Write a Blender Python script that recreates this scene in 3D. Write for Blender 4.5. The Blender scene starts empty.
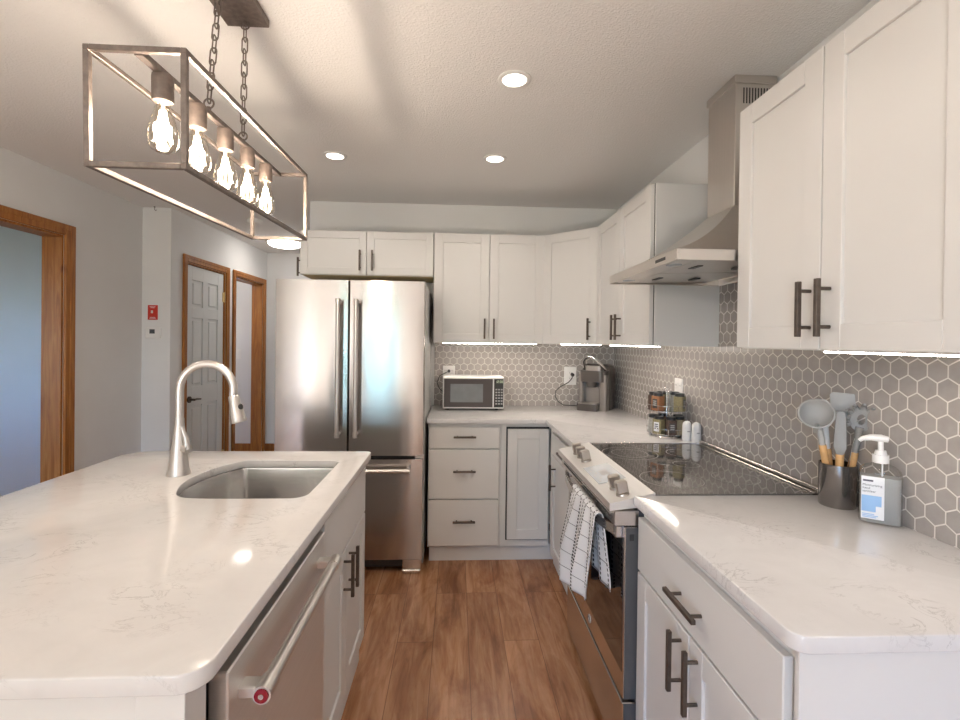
import bpy, bmesh, math, random
from mathutils import Vector, Matrix
R = math.radians
PI = math.pi
random.seed(7)
scene = bpy.context.scene
COL = scene.collection

# ------------------------------------------------------------------ camera
CAM_H = 1.3995
cam_d = bpy.data.cameras.new('camera')
cam = bpy.data.objects.new('camera', cam_d)
COL.objects.link(cam)
cam_d.sensor_fit = 'HORIZONTAL'
cam_d.sensor_width = 36.0
cam_d.lens = 36.0 * 476.75 / 960
cam_d.shift_y = -(360 - 343.7) / 960
cam_d.clip_start = 0.02
_yaw, _pitch, _roll = 0.0506, -0.0054, 0.0121
_r = Vector((math.cos(_yaw), -math.sin(_yaw), 0))
_f = Vector((math.sin(_yaw), math.cos(_yaw), 0))
_u = Vector((0, 0, 1))
_f2 = _f * math.cos(_pitch) + _u * math.sin(_pitch)
_u2 = _u * math.cos(_pitch) - _f * math.sin(_pitch)
_cr, _sr = math.cos(_roll), math.sin(_roll)
_rx = _r * _cr + _u2 * _sr
_uy = _u2 * _cr - _r * _sr
_m = Matrix((( _rx.x, _uy.x, -_f2.x, 0), (_rx.y, _uy.y, -_f2.y, 0), (_rx.z, _uy.z, -_f2.z, CAM_H), (0, 0, 0, 1)))
cam.matrix_world = _m
scene.camera = cam

# ------------------------------------------------------------------ exposure, sky, big lights
scene.view_settings.view_transform = 'Standard'
scene.view_settings.look = 'None'
scene.view_settings.exposure = -0.28
scene.view_settings.gamma = 1.0
scene.view_settings.use_curve_mapping = False
scene.cycles.use_denoising = True
scene.cycles.max_bounces = 10
scene.cycles.transparent_max_bounces = 16
scene.cycles.sample_clamp_indirect = 6.0
scene.cycles.caustics_reflective = False
scene.cycles.caustics_refractive = False

world = bpy.data.worlds.new('sky')
scene.world = world
world.use_nodes = True
_wn = world.node_tree
_sky = _wn.nodes.new('ShaderNodeTexSky')
_sky.sky_type = 'NISHITA'
_sky.sun_disc = False
_sky.sun_elevation = R(42)
_sky.sun_rotation = R(60)
_tint = _wn.nodes.new('ShaderNodeMix')
_tint.data_type = 'RGBA'
_tint.blend_type = 'MULTIPLY'
_tint.inputs[0].default_value = 1.0
_tint.inputs[7].default_value = (0.58, 0.86, 1.36, 1)
_wn.links.new(_sky.outputs[0], _tint.inputs[6])
_wn.links.new(_tint.outputs[2], _wn.nodes['Background'].inputs[0])
_wn.nodes['Background'].inputs[1].default_value = 4.5

PENDANT_W = 7.5
RECESSED_W = 14.0
WARM = (1.0, 0.87, 0.76)
NEUTRAL = (1.0, 0.89, 0.79)


def area(name, loc, rot, sx, sy, power, color, portal=False):
    d = bpy.data.lights.new(name, 'AREA')
    d.shape = 'RECTANGLE'
    d.size, d.size_y = sx, sy
    d.energy = power
    d.color = color
    o = bpy.data.objects.new(name, d)
    o.location = loc
    o.rotation_euler = rot
    COL.objects.link(o)
    if portal:
        d.cycles.is_portal = True
    return o


def point(name, loc, power, color, radius=0.02):
    d = bpy.data.lights.new(name, 'POINT')
    d.energy = power
    d.color = color
    d.shadow_soft_size = radius
    o = bpy.data.objects.new(name, d)
    o.location = loc
    COL.objects.link(o)
    return o


def spot(name, loc, power, color, angle=130, radius=0.05, blend=0.6):
    d = bpy.data.lights.new(name, 'SPOT')
    d.energy = power
    d.color = color
    d.spot_size = R(angle)
    d.spot_blend = blend
    d.shadow_soft_size = radius
    o = bpy.data.objects.new(name, d)
    o.location = loc
    COL.objects.link(o)
    return o


# daylight through the sliding door behind the camera (portal for the sky)
area('daylight_portal_patio_door', (-1.385, -3.02, 1.06), (R(90), 0, 0), 0.93, 2.08, 1, (1, 1, 1), True)
area('side_room_fill', (-4.05, 0.42, 1.5), (R(90), 0, 0), 1.0, 0.9, 9, (1.0, 0.98, 0.95))  # added area lamp by the unseen window, brightens the side room
# added upward fill lamp just inside the patio door, brightens the ceiling
area('ceiling_fill_lamp', (-1.38, -2.72, 0.06), (R(183), 0, 0), 0.80, 0.5, 200, (1.0, 0.91, 0.81))

# ------------------------------------------------------------------ materials
MATS = {}


def new_mat(name):
    m = bpy.data.materials.new(name)
    m.use_nodes = True
    nt = m.node_tree
    b = nt.nodes['Principled BSDF']
    MATS[name] = m
    return m, nt, b


def nd(nt, t, **kw):
    n = nt.nodes.new(t)
    for k, v in kw.items():
        setattr(n, k, v)
    return n


def setin(n, **kw):
    for k, v in kw.items():
        n.inputs[k.replace('_', ' ')].default_value = v


def coords(nt, scale=(1, 1, 1), loc=(0, 0, 0), rot=(0, 0, 0), kind='Object'):
    tc = nd(nt, 'ShaderNodeTexCoord')
    mp = nd(nt, 'ShaderNodeMapping')
    mp.inputs['Scale'].default_value = scale
    mp.inputs['Location'].default_value = loc
    mp.inputs['Rotation'].default_value = rot
    nt.links.new(tc.outputs[kind], mp.inputs['Vector'])
    return mp.outputs['Vector']


def noise(nt, vec, scale, detail=4, rough=0.55, dist=0.0):
    n = nd(nt, 'ShaderNodeTexNoise')
    n.inputs['Scale'].default_value = scale
    n.inputs['Detail'].default_value = detail
    n.inputs['Roughness'].default_value = rough
    n.inputs['Distortion'].default_value = dist
    nt.links.new(vec, n.inputs['Vector'])
    return n.outputs['Fac']


def ramp(nt, fac, stops):
    r = nd(nt, 'ShaderNodeValToRGB')
    els = r.color_ramp.elements
    while len(els) < len(stops):
        els.new(0.5)
    for e, (p, c) in zip(els, stops):
        e.position = p
        e.color = (*c, 1) if len(c) == 3 else c
    nt.links.new(fac, r.inputs['Fac'])
    return r.outputs['Color']


def bump(nt, b, h, strength=0.2, dist=0.01):
    n = nd(nt, 'ShaderNodeBump')
    n.inputs['Strength'].default_value = strength
    n.inputs['Distance'].default_value = dist
    nt.links.new(h, n.inputs['Height'])
    nt.links.new(n.outputs['Normal'], b.inputs['Normal'])


def mathn(nt, op, a, b=None, c=None):
    n = nd(nt, 'ShaderNodeMath', operation=op)
    for i, v in enumerate((a, b, c)):
        if v is None:
            continue
        if isinstance(v, (int, float)):
            n.inputs[i].default_value = v
        else:
            nt.links.new(v, n.inputs[i])
    return n.outputs[0]


def mixc(nt, fac, a, b, mode='MIX'):
    n = nd(nt, 'ShaderNodeMix', data_type='RGBA', blend_type=mode)
    for i, v in ((0, fac), (6, a), (7, b)):
        if isinstance(v, (int, float)):
            n.inputs[i].default_value = v
        elif isinstance(v, tuple):
            n.inputs[i].default_value = (*v, 1) if len(v) == 3 else v
        else:
            nt.links.new(v, n.inputs[i])
    return n.outputs[2]


def plain(name, col, rough=0.5, metal=0.0, var=0.03, vs=6.0, bs=0.0, bscale=80.0, spec=0.5):
    m, nt, b = new_mat(name)
    v = coords(nt)
    f = noise(nt, v, vs, 3)
    lo = tuple(max(0, c * (1 - var)) for c in col)
    hi = tuple(min(1, c * (1 + var)) for c in col)
    nt.links.new(ramp(nt, f, [(0.3, lo), (0.7, hi)]), b.inputs['Base Color'])
    setin(b, Roughness=rough, Metallic=metal)
    b.inputs['Specular IOR Level'].default_value = spec
    if bs:
        bump(nt, b, noise(nt, v, bscale, 3), bs, 0.002)
    return m


def emis(name, col, strength):
    m, nt, b = new_mat(name)
    b.inputs['Base Color'].default_value = (0.8, 0.8, 0.8, 1)
    b.inputs['Emission Color'].default_value = (*col, 1)
    b.inputs['Emission Strength'].default_value = strength
    return m


CAB = plain('cabinet_paint', (0.69, 0.68, 0.665), 0.38, var=0.012, vs=3, bs=0.03, bscale=160)
CABD = plain('cabinet_gap', (0.30, 0.29, 0.28), 0.6)
RAWWOOD = plain('cabinet_underside', (0.62, 0.50, 0.27), 0.6, var=0.1, vs=12)
WALLP = plain('wall_paint', (0.79, 0.79, 0.785), 0.75, var=0.02, vs=3, bs=0.06, bscale=220)
DOORP = plain('door_paint', (0.70, 0.72, 0.72), 0.5, var=0.015)
WHITEP = plain('white_plastic', (0.84, 0.83, 0.81), 0.35, var=0.01)
BLACKP = plain('black_plastic', (0.025, 0.024, 0.024), 0.35, var=0.1)
DARKGAP = plain('dark_recess', (0.03, 0.03, 0.032), 0.7)
RANGESIDE = plain('grey_enamel', (0.075, 0.078, 0.085), 0.45, var=0.05)
BRONZE = plain('dark_bronze', (0.115, 0.092, 0.078), 0.42, 0.75, var=0.18, vs=60)
PEND = plain('pendant_bronze', (0.20, 0.165, 0.145), 0.45, 0.6, var=0.2, vs=70)
SOCK = plain('socket_wood_metal', (0.22, 0.175, 0.15), 0.5, 0.5, var=0.2, vs=50)
CHROME = plain('chrome', (0.80, 0.79, 0.78), 0.10, 1.0, var=0.02)
NICKEL = plain('brushed_nickel', (0.68, 0.65, 0.62), 0.34, 1.0, var=0.01, vs=8)
KNOBM = plain('knob_steel', (0.50, 0.465, 0.43), 0.30, 1.0, var=0.02)
BRASS = plain('brass', (0.75, 0.58, 0.30), 0.3, 1.0)
RED = plain('red_plastic', (0.55, 0.035, 0.02), 0.4)
REDRING = plain('red_enamel', (0.22, 0.003, 0.012), 0.25)
SILIC = plain('grey_silicone', (0.37, 0.37, 0.36), 0.45, var=0.05)
SILICL = plain('pale_grey_silicone', (0.62, 0.62, 0.61), 0.45, var=0.05)
SILICD = plain('dark_grey_silicone', (0.23, 0.23, 0.225), 0.4, var=0.06)
HANDLEW = plain('beech_handle', (0.62, 0.36, 0.15), 0.5, var=0.18, vs=40)
CROCK = plain('gunmetal', (0.24, 0.225, 0.215), 0.14, 0.9, var=0.05)
KEURIG = plain('coffee_maker_grey', (0.21, 0.19, 0.175), 0.32, 0.25, var=0.05)
KEURIGD = plain('coffee_maker_dark', (0.075, 0.065, 0.06), 0.28, 0.1, var=0.05)
KEURIGL = plain('coffee_maker_silver', (0.34, 0.315, 0.295), 0.3, 0.55, var=0.05)
MICROD = plain('microwave_door', (0.085, 0.072, 0.070), 0.45, 0.0, var=0.05, spec=0.25)
MICROG = plain('microwave_window', (0.20, 0.215, 0.225), 0.08, 0.0, var=0.06, vs=20)
GREYTXT = plain('grey_print', (0.42, 0.42, 0.42), 0.5)
DARKTXT = plain('dark_print', (0.10, 0.10, 0.13), 0.5)
BLUEP = plain('blue_print', (0.30, 0.50, 0.78), 0.45, var=0.08)
LABELW = plain('white_label', (0.82, 0.83, 0.85), 0.45, var=0.01)
HINGE = plain('grey_vent', (0.10, 0.09, 0.08), 0.5)
GRASS = plain('lawn', (0.10, 0.20, 0.06), 0.9, var=0.3, vs=8)
LEAF = plain('tree_leaf', (0.09, 0.19, 0.05), 0.7, var=0.35, vs=5)
BARK = plain('bark', (0.16, 0.11, 0.07), 0.9, var=0.3)
LCD = plain('display_pale', (0.52, 0.56, 0.60), 0.25, var=0.05)
LEDM = emis('led_strip', (1.0, 0.89, 0.78), 50.0)
LENS = emis('recessed_lens', (1.0, 0.90, 0.78), 9.0)
DOME = emis('dome_glass', (1.0, 0.93, 0.86), 22.0)
FILA = emis('filament', (1.0, 0.86, 0.66), 30.0)
GREENLED = emis('green_digits', (0.55, 0.75, 0.25), 0.6)

# stainless steel with a fine brushed grain
def steel(name, col, rough, stretch, aniso=0.0, arot=0.0, g=1.0):
    m, nt, b = new_mat(name)
    v = coords(nt, stretch)
    f = noise(nt, v, 1.0, 3)
    nt.links.new(ramp(nt, f, [(0.25, tuple(c * (1 - 0.07 * g) for c in col)), (0.75, col)]), b.inputs['Base Color'])
    setin(b, Metallic=1.0)
    nt.links.new(ramp(nt, f, [(0.2, (rough - 0.03 * g,) * 3), (0.8, (rough + 0.04 * g,) * 3)]), b.inputs['Roughness'])
    bump(nt, b, f, 0.012 * g * g, 0.0006)
    if aniso:
        tg = nd(nt, 'ShaderNodeTangent', direction_type='RADIAL', axis='Z')
        nt.links.new(tg.outputs[0], b.inputs['Tangent'])
        b.inputs['Anisotropic'].default_value = aniso
        b.inputs['Anisotropic Rotation'].default_value = arot
    return m

STEEL = steel('brushed_steel', (0.66, 0.63, 0.60), 0.24, (3, 3, 420))
FRIDGE = steel('fridge_steel', (0.50, 0.475, 0.46), 0.17, (3, 3, 60), 0.85, 0.25, 0.3)
STEELH = steel('hood_steel', (0.70, 0.66, 0.62), 0.30, (3, 300, 3))
SINKS = steel('sink_steel', (0.62, 0.61, 0.60), 0.23, (4, 4, 300))
STEELP = steel('panel_steel', (0.83, 0.82, 0.805), 0.50, (4, 4, 300))

# ceiling: knockdown texture
m, nt, b = new_mat('ceiling_texture')
CEIL = m
v = coords(nt)
setin(b, Roughness=0.9)
b.inputs['Base Color'].default_value = (0.85, 0.835, 0.82, 1)
h1 = ramp(nt, noise(nt, v, 120, 3, 0.6, 0.3), [(0.42, (0, 0, 0)), (0.62, (1, 1, 1))])
bump(nt, b, h1, 0.45, 0.0025)

# honey pine for the casings
m, nt, b = new_mat('pine_trim')
PINE = m
v = coords(nt, (26, 26, 1.6))
g = noise(nt, v, 1.6, 6, 0.6, 1.2)
c1 = ramp(nt, g, [(0.25, (0.19, 0.062, 0.012)), (0.5, (0.34, 0.128, 0.028)), (0.75, (0.46, 0.205, 0.055))])
k = ramp(nt, noise(nt, coords(nt, (6, 6, 2.2)), 1.4, 2), [(0.74, (1, 1, 1)), (0.80, (0.45, 0.35, 0.3))])
nt.links.new(mixc(nt, 1.0, c1, k, 'MULTIPLY'), b.inputs['Base Color'])
setin(b, Roughness=0.45)
b.inputs['Specular IOR Level'].default_value = 0.3

# quartz worktop: near-white, faint clouded veins
m, nt, b = new_mat('quartz')
QUARTZ = m
v = coords(nt)
n1 = noise(nt, v, 7, 6, 0.62, 1.6)
base = ramp(nt, n1, [(0.3, (0.68, 0.668, 0.665)), (0.7, (0.635, 0.622, 0.62))])
n2 = noise(nt, coords(nt, (1, 1.7, 1), (3.1, 0, 0)), 6.0, 8, 0.66, 2.2)
d2 = mathn(nt, 'ABSOLUTE', mathn(nt, 'SUBTRACT', n2, 0.5))
vein = ramp(nt, d2, [(0.0, (1, 1, 1)), (0.016, (0, 0, 0))])
patch = ramp(nt, noise(nt, coords(nt, (1, 1, 1), (9, 4, 0)), 5.5, 3), [(0.50, (0, 0, 0)), (0.62, (1, 1, 1))])
vm = mathn(nt, 'MULTIPLY', vein, patch)
vm = mathn(nt, 'MULTIPLY', vm, 0.75)
nt.links.new(mixc(nt, vm, base, (0.40, 0.385, 0.385)), b.inputs['Base Color'])
setin(b, Roughness=0.10)
b.inputs['Specular IOR Level'].default_value = 0.5

# hand-scraped plank floor, boards run along Y
m, nt, b = new_mat('plank_floor')
FLOORM = m
tc = nd(nt, 'ShaderNodeTexCoord')
sep = nd(nt, 'ShaderNodeSeparateXYZ')
nt.links.new(tc.outputs['Object'], sep.inputs[0])
cmb = nd(nt, 'ShaderNodeCombineXYZ')
nt.links.new(mathn(nt, 'ADD', sep.outputs['Y'], 20.36), cmb.inputs['X'])
nt.links.new(mathn(nt, 'ADD', sep.outputs['X'], 20.055), cmb.inputs['Y'])
bt = nd(nt, 'ShaderNodeTexBrick')
bt.offset = 0.37
bt.offset_frequency = 3
nt.links.new(cmb.outputs[0], bt.inputs['Vector'])
bt.inputs['Color1'].default_value = (0, 0, 0, 1)
bt.inputs['Color2'].default_value = (1, 1, 1, 1)
bt.inputs['Mortar'].default_value = (0.5, 0.5, 0.5, 1)
bt.inputs['Scale'].default_value = 1.0
bt.inputs['Mortar Size'].default_value = 0.0016
bt.inputs['Mortar Smooth'].default_value = 0.2
bt.inputs['Bias'].default_value = 0.0
bt.inputs['Brick Width'].default_value = 1.15
bt.inputs['Row Height'].default_value = 0.165
vn = nd(nt, 'ShaderNodeMapping')
vn.inputs['Scale'].default_value = (22, 2.2, 1)
nt.links.new(tc.outputs['Object'], vn.inputs['Vector'])
addv = nd(nt, 'ShaderNodeVectorMath', operation='MULTIPLY_ADD')
nt.links.new(bt.outputs['Color'], addv.inputs[0])
addv.inputs[1].default_value = (13, 7, 5)
nt.links.new(vn.outputs[0], addv.inputs[2])
gr = noise(nt, addv.outputs[0], 1.5, 7, 0.62, 1.0)
blot = noise(nt, coords(nt, (5.5, 1.6, 1)), 1.3, 5, 0.62, 0.8)
colg = ramp(nt, gr, [(0.22, (0.21, 0.092, 0.038)), (0.48, (0.40, 0.195, 0.095)), (0.78, (0.54, 0.305, 0.172))])
tint = ramp(nt, bt.outputs['Color'], [(0.0, (0.84, 0.80, 0.77)), (0.5, (1, 1, 1)), (1.0, (1.12, 1.10, 1.08))])
colg = mixc(nt, 1.0, colg, tint, 'MULTIPLY')
btint = ramp(nt, blot, [(0.34, (0.55, 0.44, 0.37)), (0.56, (1.05, 1.05, 1.05))])
colg = mixc(nt, 1.0, colg, btint, 'MULTIPLY')
colg = mixc(nt, mathn(nt, 'MULTIPLY', bt.outputs['Fac'], 0.75), colg, (0.10, 0.045, 0.022))
nt.links.new(colg, b.inputs['Base Color'])
setin(b, Roughness=0.27)
hh = mathn(nt, 'SUBTRACT', mathn(nt, 'MULTIPLY', gr, 0.5), bt.outputs['Fac'])
bump(nt, b, hh, 0.25, 0.003)


# hexagon tiles; axis gives the horizontal coordinate along the wall
def hex_mat(name, axis, off):
    m, nt, b = new_mat(name)
    P = 0.0525
    tc = nd(nt, 'ShaderNodeTexCoord')
    sp = nd(nt, 'ShaderNodeSeparateXYZ')
    nt.links.new(tc.outputs['Object'], sp.inputs[0])
    u = mathn(nt, 'ADD', mathn(nt, 'DIVIDE', sp.outputs[axis], P), off[0])
    w = mathn(nt, 'ADD', mathn(nt, 'DIVIDE', sp.outputs['Z'], P), off[1])
    S3 = math.sqrt(3)

    def cell(du, dv):
        x = mathn(nt, 'WRAP', mathn(nt, 'ADD', u, du), 0.5, -0.5)
        y = mathn(nt, 'WRAP', mathn(nt, 'ADD', w, dv), S3 / 2, -S3 / 2)
        ax = mathn(nt, 'ABSOLUTE', x)
        ay = mathn(nt, 'ABSOLUTE', y)
        d = mathn(nt, 'MAXIMUM', ax, mathn(nt, 'ADD', mathn(nt, 'MULTIPLY', ax, 0.5), mathn(nt, 'MULTIPLY', ay, S3 / 2)))
        return d
    dA, dB = cell(0, 0), cell(0.5, S3 / 2)
    d = mathn(nt, 'MINIMUM', dA, dB)
    gfac = ramp(nt, d, [(0.462, (0, 0, 0)), (0.474, (1, 1, 1))])
    # tone of each tile from its own rounded cell position
    tn = noise(nt, coords(nt), 26, 2)
    tile = ramp(nt, tn, [(0.3, (0.335, 0.308, 0.288)), (0.7, (0.39, 0.36, 0.338))])
    nt.links.new(mixc(nt, gfac, tile, (0.72, 0.68, 0.64)), b.inputs['Base Color'])
    rg = ramp(nt, gfac, [(0, (0.24,) * 3), (1, (0.8,) * 3)])
    nt.links.new(rg, b.inputs['Roughness'])
    bump(nt, b, mathn(nt, 'SUBTRACT', 1.0, gfac), 0.35, 0.0015)
    return m


HEXX = hex_mat('hex_tile_back', 'X', (40.3, 40.35))
HEXY = hex_mat('hex_tile_right', 'Y', (40.1, 40.35))

# black ceramic glass
m, nt, b = new_mat('ceramic_glass')
CERAM = m
v = coords(nt)
nt.links.new(ramp(nt, noise(nt, v, 380, 2), [(0.5, (0.075, 0.070, 0.066)), (0.75, (0.16, 0.15, 0.145))]), b.inputs['Base Color'])
setin(b, Roughness=0.045)
b.inputs['IOR'].default_value = 2.7
m, nt, b = new_mat('oven_glass')
OVENG = m
nt.links.new(ramp(nt, noise(nt, coords(nt), 300, 2), [(0.4, (0.012, 0.011, 0.011)), (0.7, (0.02, 0.018, 0.018))]), b.inputs['Base Color'])
setin(b, Roughness=0.04)
b.inputs['IOR'].default_value = 2.1
RINGP = plain('burner_ring_print', (0.55, 0.53, 0.51), 0.2)


# thin clear glass / plastic: see-through with a Fresnel gloss
def clear(name, tint, gloss, rough=0.03):
    m, nt, b = new_mat(name)
    nt.nodes.remove(b)
    out = nt.nodes['Material Output']
    t = nd(nt, 'ShaderNodeBsdfTransparent')
    t.inputs[0].default_value = (*tint, 1)
    g = nd(nt, 'ShaderNodeBsdfGlossy')
    g.inputs['Roughness'].default_value = rough
    lw = nd(nt, 'ShaderNodeLayerWeight')
    lw.inputs['Blend'].default_value = gloss
    nz = noise(nt, coords(nt), 30, 2)
    fac = mathn(nt, 'MULTIPLY', lw.outputs['Facing'], mathn(nt, 'ADD', 0.75, mathn(nt, 'MULTIPLY', nz, 0.3)))
    mx = nd(nt, 'ShaderNodeMixShader')
    nt.links.new(fac, mx.inputs[0])
    nt.links.new(t.outputs[0], mx.inputs[1])
    nt.links.new(g.outputs[0], mx.inputs[2])
    nt.links.new(mx.outputs[0], out.inputs[0])
    return m


BULBG = clear('bulb_glass', (0.97, 0.93, 0.86), 0.35)
def clear_milky(name, tint, gloss, rough, milk):
    m = clear(name, tint, gloss, rough)
    nt = m.node_tree
    out = nt.nodes['Material Output']
    src = out.inputs[0].links[0].from_socket
    df = nd(nt, 'ShaderNodeBsdfDiffuse')
    df.inputs[0].default_value = (0.85, 0.86, 0.85, 1)
    mx = nd(nt, 'ShaderNodeMixShader')
    mx.inputs[0].default_value = milk
    nt.links.new(src, mx.inputs[1])
    nt.links.new(df.outputs[0], mx.inputs[2])
    nt.links.new(mx.outputs[0], out.inputs[0])
    return m


CLEARP = clear('clear_plastic', (0.985, 0.985, 0.98), 0.25, 0.06)
GEL = clear_milky('sanitizer_gel', (0.97, 0.975, 0.97), 0.2, 0.25, 0.30)
WINDOWG = clear('window_glass', (0.97, 0.99, 0.99), 0.12)
JARG = clear('jar_glass', (0.9, 0.9, 0.88), 0.35)

# towel: white weave, dashed black warp lines and thin wavy weft lines (UV in metres)
m, nt, b = new_mat('towel_cloth')
TOWEL = m
tc = nd(nt, 'ShaderNodeTexCoord')
sp = nd(nt, 'ShaderNodeSeparateXYZ')
nt.links.new(tc.outputs['UV'], sp.inputs[0])
U_, V_ = sp.outputs['X'], sp.outputs['Y']
wu = mathn(nt, 'ABSOLUTE', mathn(nt, 'WRAP', U_, 0.024, -0.024))
line = mathn(nt, 'LESS_THAN', wu, 0.0042)
dash = mathn(nt, 'LESS_THAN', mathn(nt, 'FRACT', mathn(nt, 'MULTIPLY', V_, 62)), 0.6)
wv = mathn(nt, 'ABSOLUTE', mathn(nt, 'WRAP', V_, 0.036, -0.036))
hl = mathn(nt, 'LESS_THAN', wv, 0.0017)
pat = mathn(nt, 'MAXIMUM', mathn(nt, 'MULTIPLY', line, dash), mathn(nt, 'MULTIPLY', hl, 0.7))
nt.links.new(mixc(nt, pat, (0.80, 0.80, 0.81), (0.022, 0.022, 0.026)), b.inputs['Base Color'])
setin(b, Roughness=0.9)
bump(nt, b, noise(nt, coords(nt, (1, 1, 1), kind='UV'), 420, 2), 0.3, 0.002)


# ------------------------------------------------------------------ mesh helpers
def frame_m(origin, N):
    """local x runs to the viewer's right along the front, local y goes into the thing, z up; N = outward normal."""
    N = Vector(N).normalized()
    inY = -N
    U = inY.cross(Vector((0, 0, 1)))
    o = Vector(origin)
    return Matrix(((U.x, inY.x, 0, o.x), (U.y, inY.y, 0, o.y), (U.z, inY.z, 1, o.z), (0, 0, 0, 1)))


ID = Matrix.Identity(4)


def box(bm, x0, x1, y0, y1, z0, z1, bev=0.0, M=ID, seg=1):
    r = bmesh.ops.create_cube(bm, size=1.0)
    vs = r['verts']
    sx, sy, sz = abs(x1 - x0), abs(y1 - y0), abs(z1 - z0)
    c = Vector(((x0 + x1) / 2, (y0 + y1) / 2, (z0 + z1) / 2))
    for v in vs:
        v.co = M @ Vector((v.co.x * sx + c.x, v.co.y * sy + c.y, v.co.z * sz + c.z))
    if bev > 0:
        es = set()
        for v in vs:
            es.update(v.link_edges)
        bmesh.ops.bevel(bm, geom=list(es), offset=min(bev, 0.45 * min(sx, sy, sz)), segments=seg, affect='EDGES', profile=0.5)
    return bm


def cyl(bm, p0, p1, r0, r1=None, n=20, M=ID):
    r1 = r0 if r1 is None else r1
    p0, p1 = Vector(p0), Vector(p1)
    d = p1 - p0
    q = d.to_track_quat('Z', 'Y').to_matrix().to_4x4()
    T = M @ Matrix.Translation((p0 + p1) / 2) @ q
    bmesh.ops.create_cone(bm, cap_ends=True, segments=n, radius1=r0, radius2=r1, depth=d.length, matrix=T)


def tube(bm, pts, rad, n=10, M=ID, closed=False):
    pts = [Vector(p) for p in pts]
    k = len(pts)
    rads = rad if isinstance(rad, (list, tuple)) else [rad] * k
    rings = []
    up = None
    for i, p in enumerate(pts):
        if closed:
            t = (pts[(i + 1) % k] - pts[i - 1]).normalized()
        else:
            t = (pts[min(i + 1, k - 1)] - pts[max(i - 1, 0)]).normalized()
        if up is None:
            a = Vector((0, 0, 1)) if abs(t.z) < 0.9 else Vector((1, 0, 0))
            up = (a - t * a.dot(t)).normalized()
        else:
            up = (up - t * up.dot(t)).normalized()
        s = t.cross(up)
        rings.append([bm.verts.new(M @ (p + (up * math.cos(2 * PI * j / n) + s * math.sin(2 * PI * j / n)) * rads[i])) for j in range(n)])
    m_ = k if closed else k - 1
    for i in range(m_):
        A, B = rings[i], rings[(i + 1) % k]
        for j in range(n):
            bm.faces.new((A[j], A[(j + 1) % n], B[(j + 1) % n], B[j]))
    if not closed:
        bm.faces.new(list(reversed(rings[0])))
        bm.faces.new(rings[-1])


def lathe(bm, prof, n=24, M=ID, cap0=True, cap1=True):
    rings = []
    for r, z in prof:
        rings.append([bm.verts.new(M @ Vector((r * math.cos(2 * PI * j / n), r * math.sin(2 * PI * j / n), z))) for j in range(n)])
    for A, B in zip(rings, rings[1:]):
        for j in range(n):
            bm.faces.new((A[j], A[(j + 1) % n], B[(j + 1) % n], B[j]))
    if cap0:
        bm.faces.new(list(reversed(rings[0])))
    if cap1:
        bm.faces.new(rings[-1])


def prism(bm, poly, z0, z1, M=ID):
    a = [bm.verts.new(M @ Vector((x, y, z0))) for x, y in poly]
    b_ = [bm.verts.new(M @ Vector((x, y, z1))) for x, y in poly]
    n = len(poly)
    for i in range(n):
        bm.faces.new((a[i], a[(i + 1) % n], b_[(i + 1) % n], b_[i]))
    bm.faces.new(list(reversed(a)))
    bm.faces.new(b_)


def loft(bm, rings, closed=True, cap0=False, cap1=False):
    R_ = [[bm.verts.new(Vector(p)) for p in r] for r in rings]
    n = len(R_[0])
    for A, B in zip(R_, R_[1:]):
        for j in range(n if closed else n - 1):
            bm.faces.new((A[j], A[(j + 1) % n], B[(j + 1) % n], B[j]))
    if cap0:
        bm.faces.new(list(reversed(R_[0])))
    if cap1:
        bm.faces.new(R_[-1])


def hexa(bm, b0, t0):
    """solid between two quads of four corners each"""
    A = [bm.verts.new(Vector(p)) for p in b0]
    B = [bm.verts.new(Vector(p)) for p in t0]
    for j in range(4):
        bm.faces.new((A[j], A[(j + 1) % 4], B[(j + 1) % 4], B[j]))
    bm.faces.new(list(reversed(A)))
    bm.faces.new(B)


def NB():
    return bmesh.new()


ORI = {}


def wloc(o):
    p = Vector((0, 0, 0))
    while o is not None:
        p += o.location
        o = o.parent
    return p


def obj(name, bm, mat, parent=None, smooth=False, label=None, kind=None, base=None):
    """link bm (world coordinates) as one mesh; a top-level mesh gets its origin at base, a part under its thing."""
    org = wloc(parent) if parent is not None else Vector(base if base else (0, 0, 0))
    bmesh.ops.recalc_face_normals(bm, faces=bm.faces[:])
    if org.length > 0:
        bmesh.ops.translate(bm, verts=bm.verts[:], vec=-org)
    me = bpy.data.meshes.new(name)
    bm.to_mesh(me)
    bm.free()
    for mm in (mat if isinstance(mat, (list, tuple)) else [mat]):
        me.materials.append(mm)
    if smooth:
        for p in me.polygons:
            p.use_smooth = True
        try:
            me.set_sharp_from_angle(angle=R(38))
        except Exception:
            pass
    o = bpy.data.objects.new(name, me)
    COL.objects.link(o)
    if parent is not None:
        o.parent = parent
    else:
        o.location = org
    if label:
        o['label'] = label
    if kind:
        o['kind'] = kind
    return o


def thing(name, label, cat, loc=(0, 0, 0), group=None):
    o = bpy.data.objects.new(name, None)
    o.empty_display_size = 0.1
    COL.objects.link(o)
    o.location = loc
    o['label'] = label
    o['category'] = cat
    if group:
        o['group'] = group
    return o


def tag(o, label, cat, group=None):
    o['label'] = label
    o['category'] = cat
    if group:
        o['group'] = group
    return o


def struct(name, bm, mat, parent=None, smooth=False):
    o = obj(name, bm, mat, parent, smooth)
    if parent is None:
        o['kind'] = 'structure'
    return o


def bx(*a, **k):
    b_ = NB()
    box(b_, *a, **k)
    return b_


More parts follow.
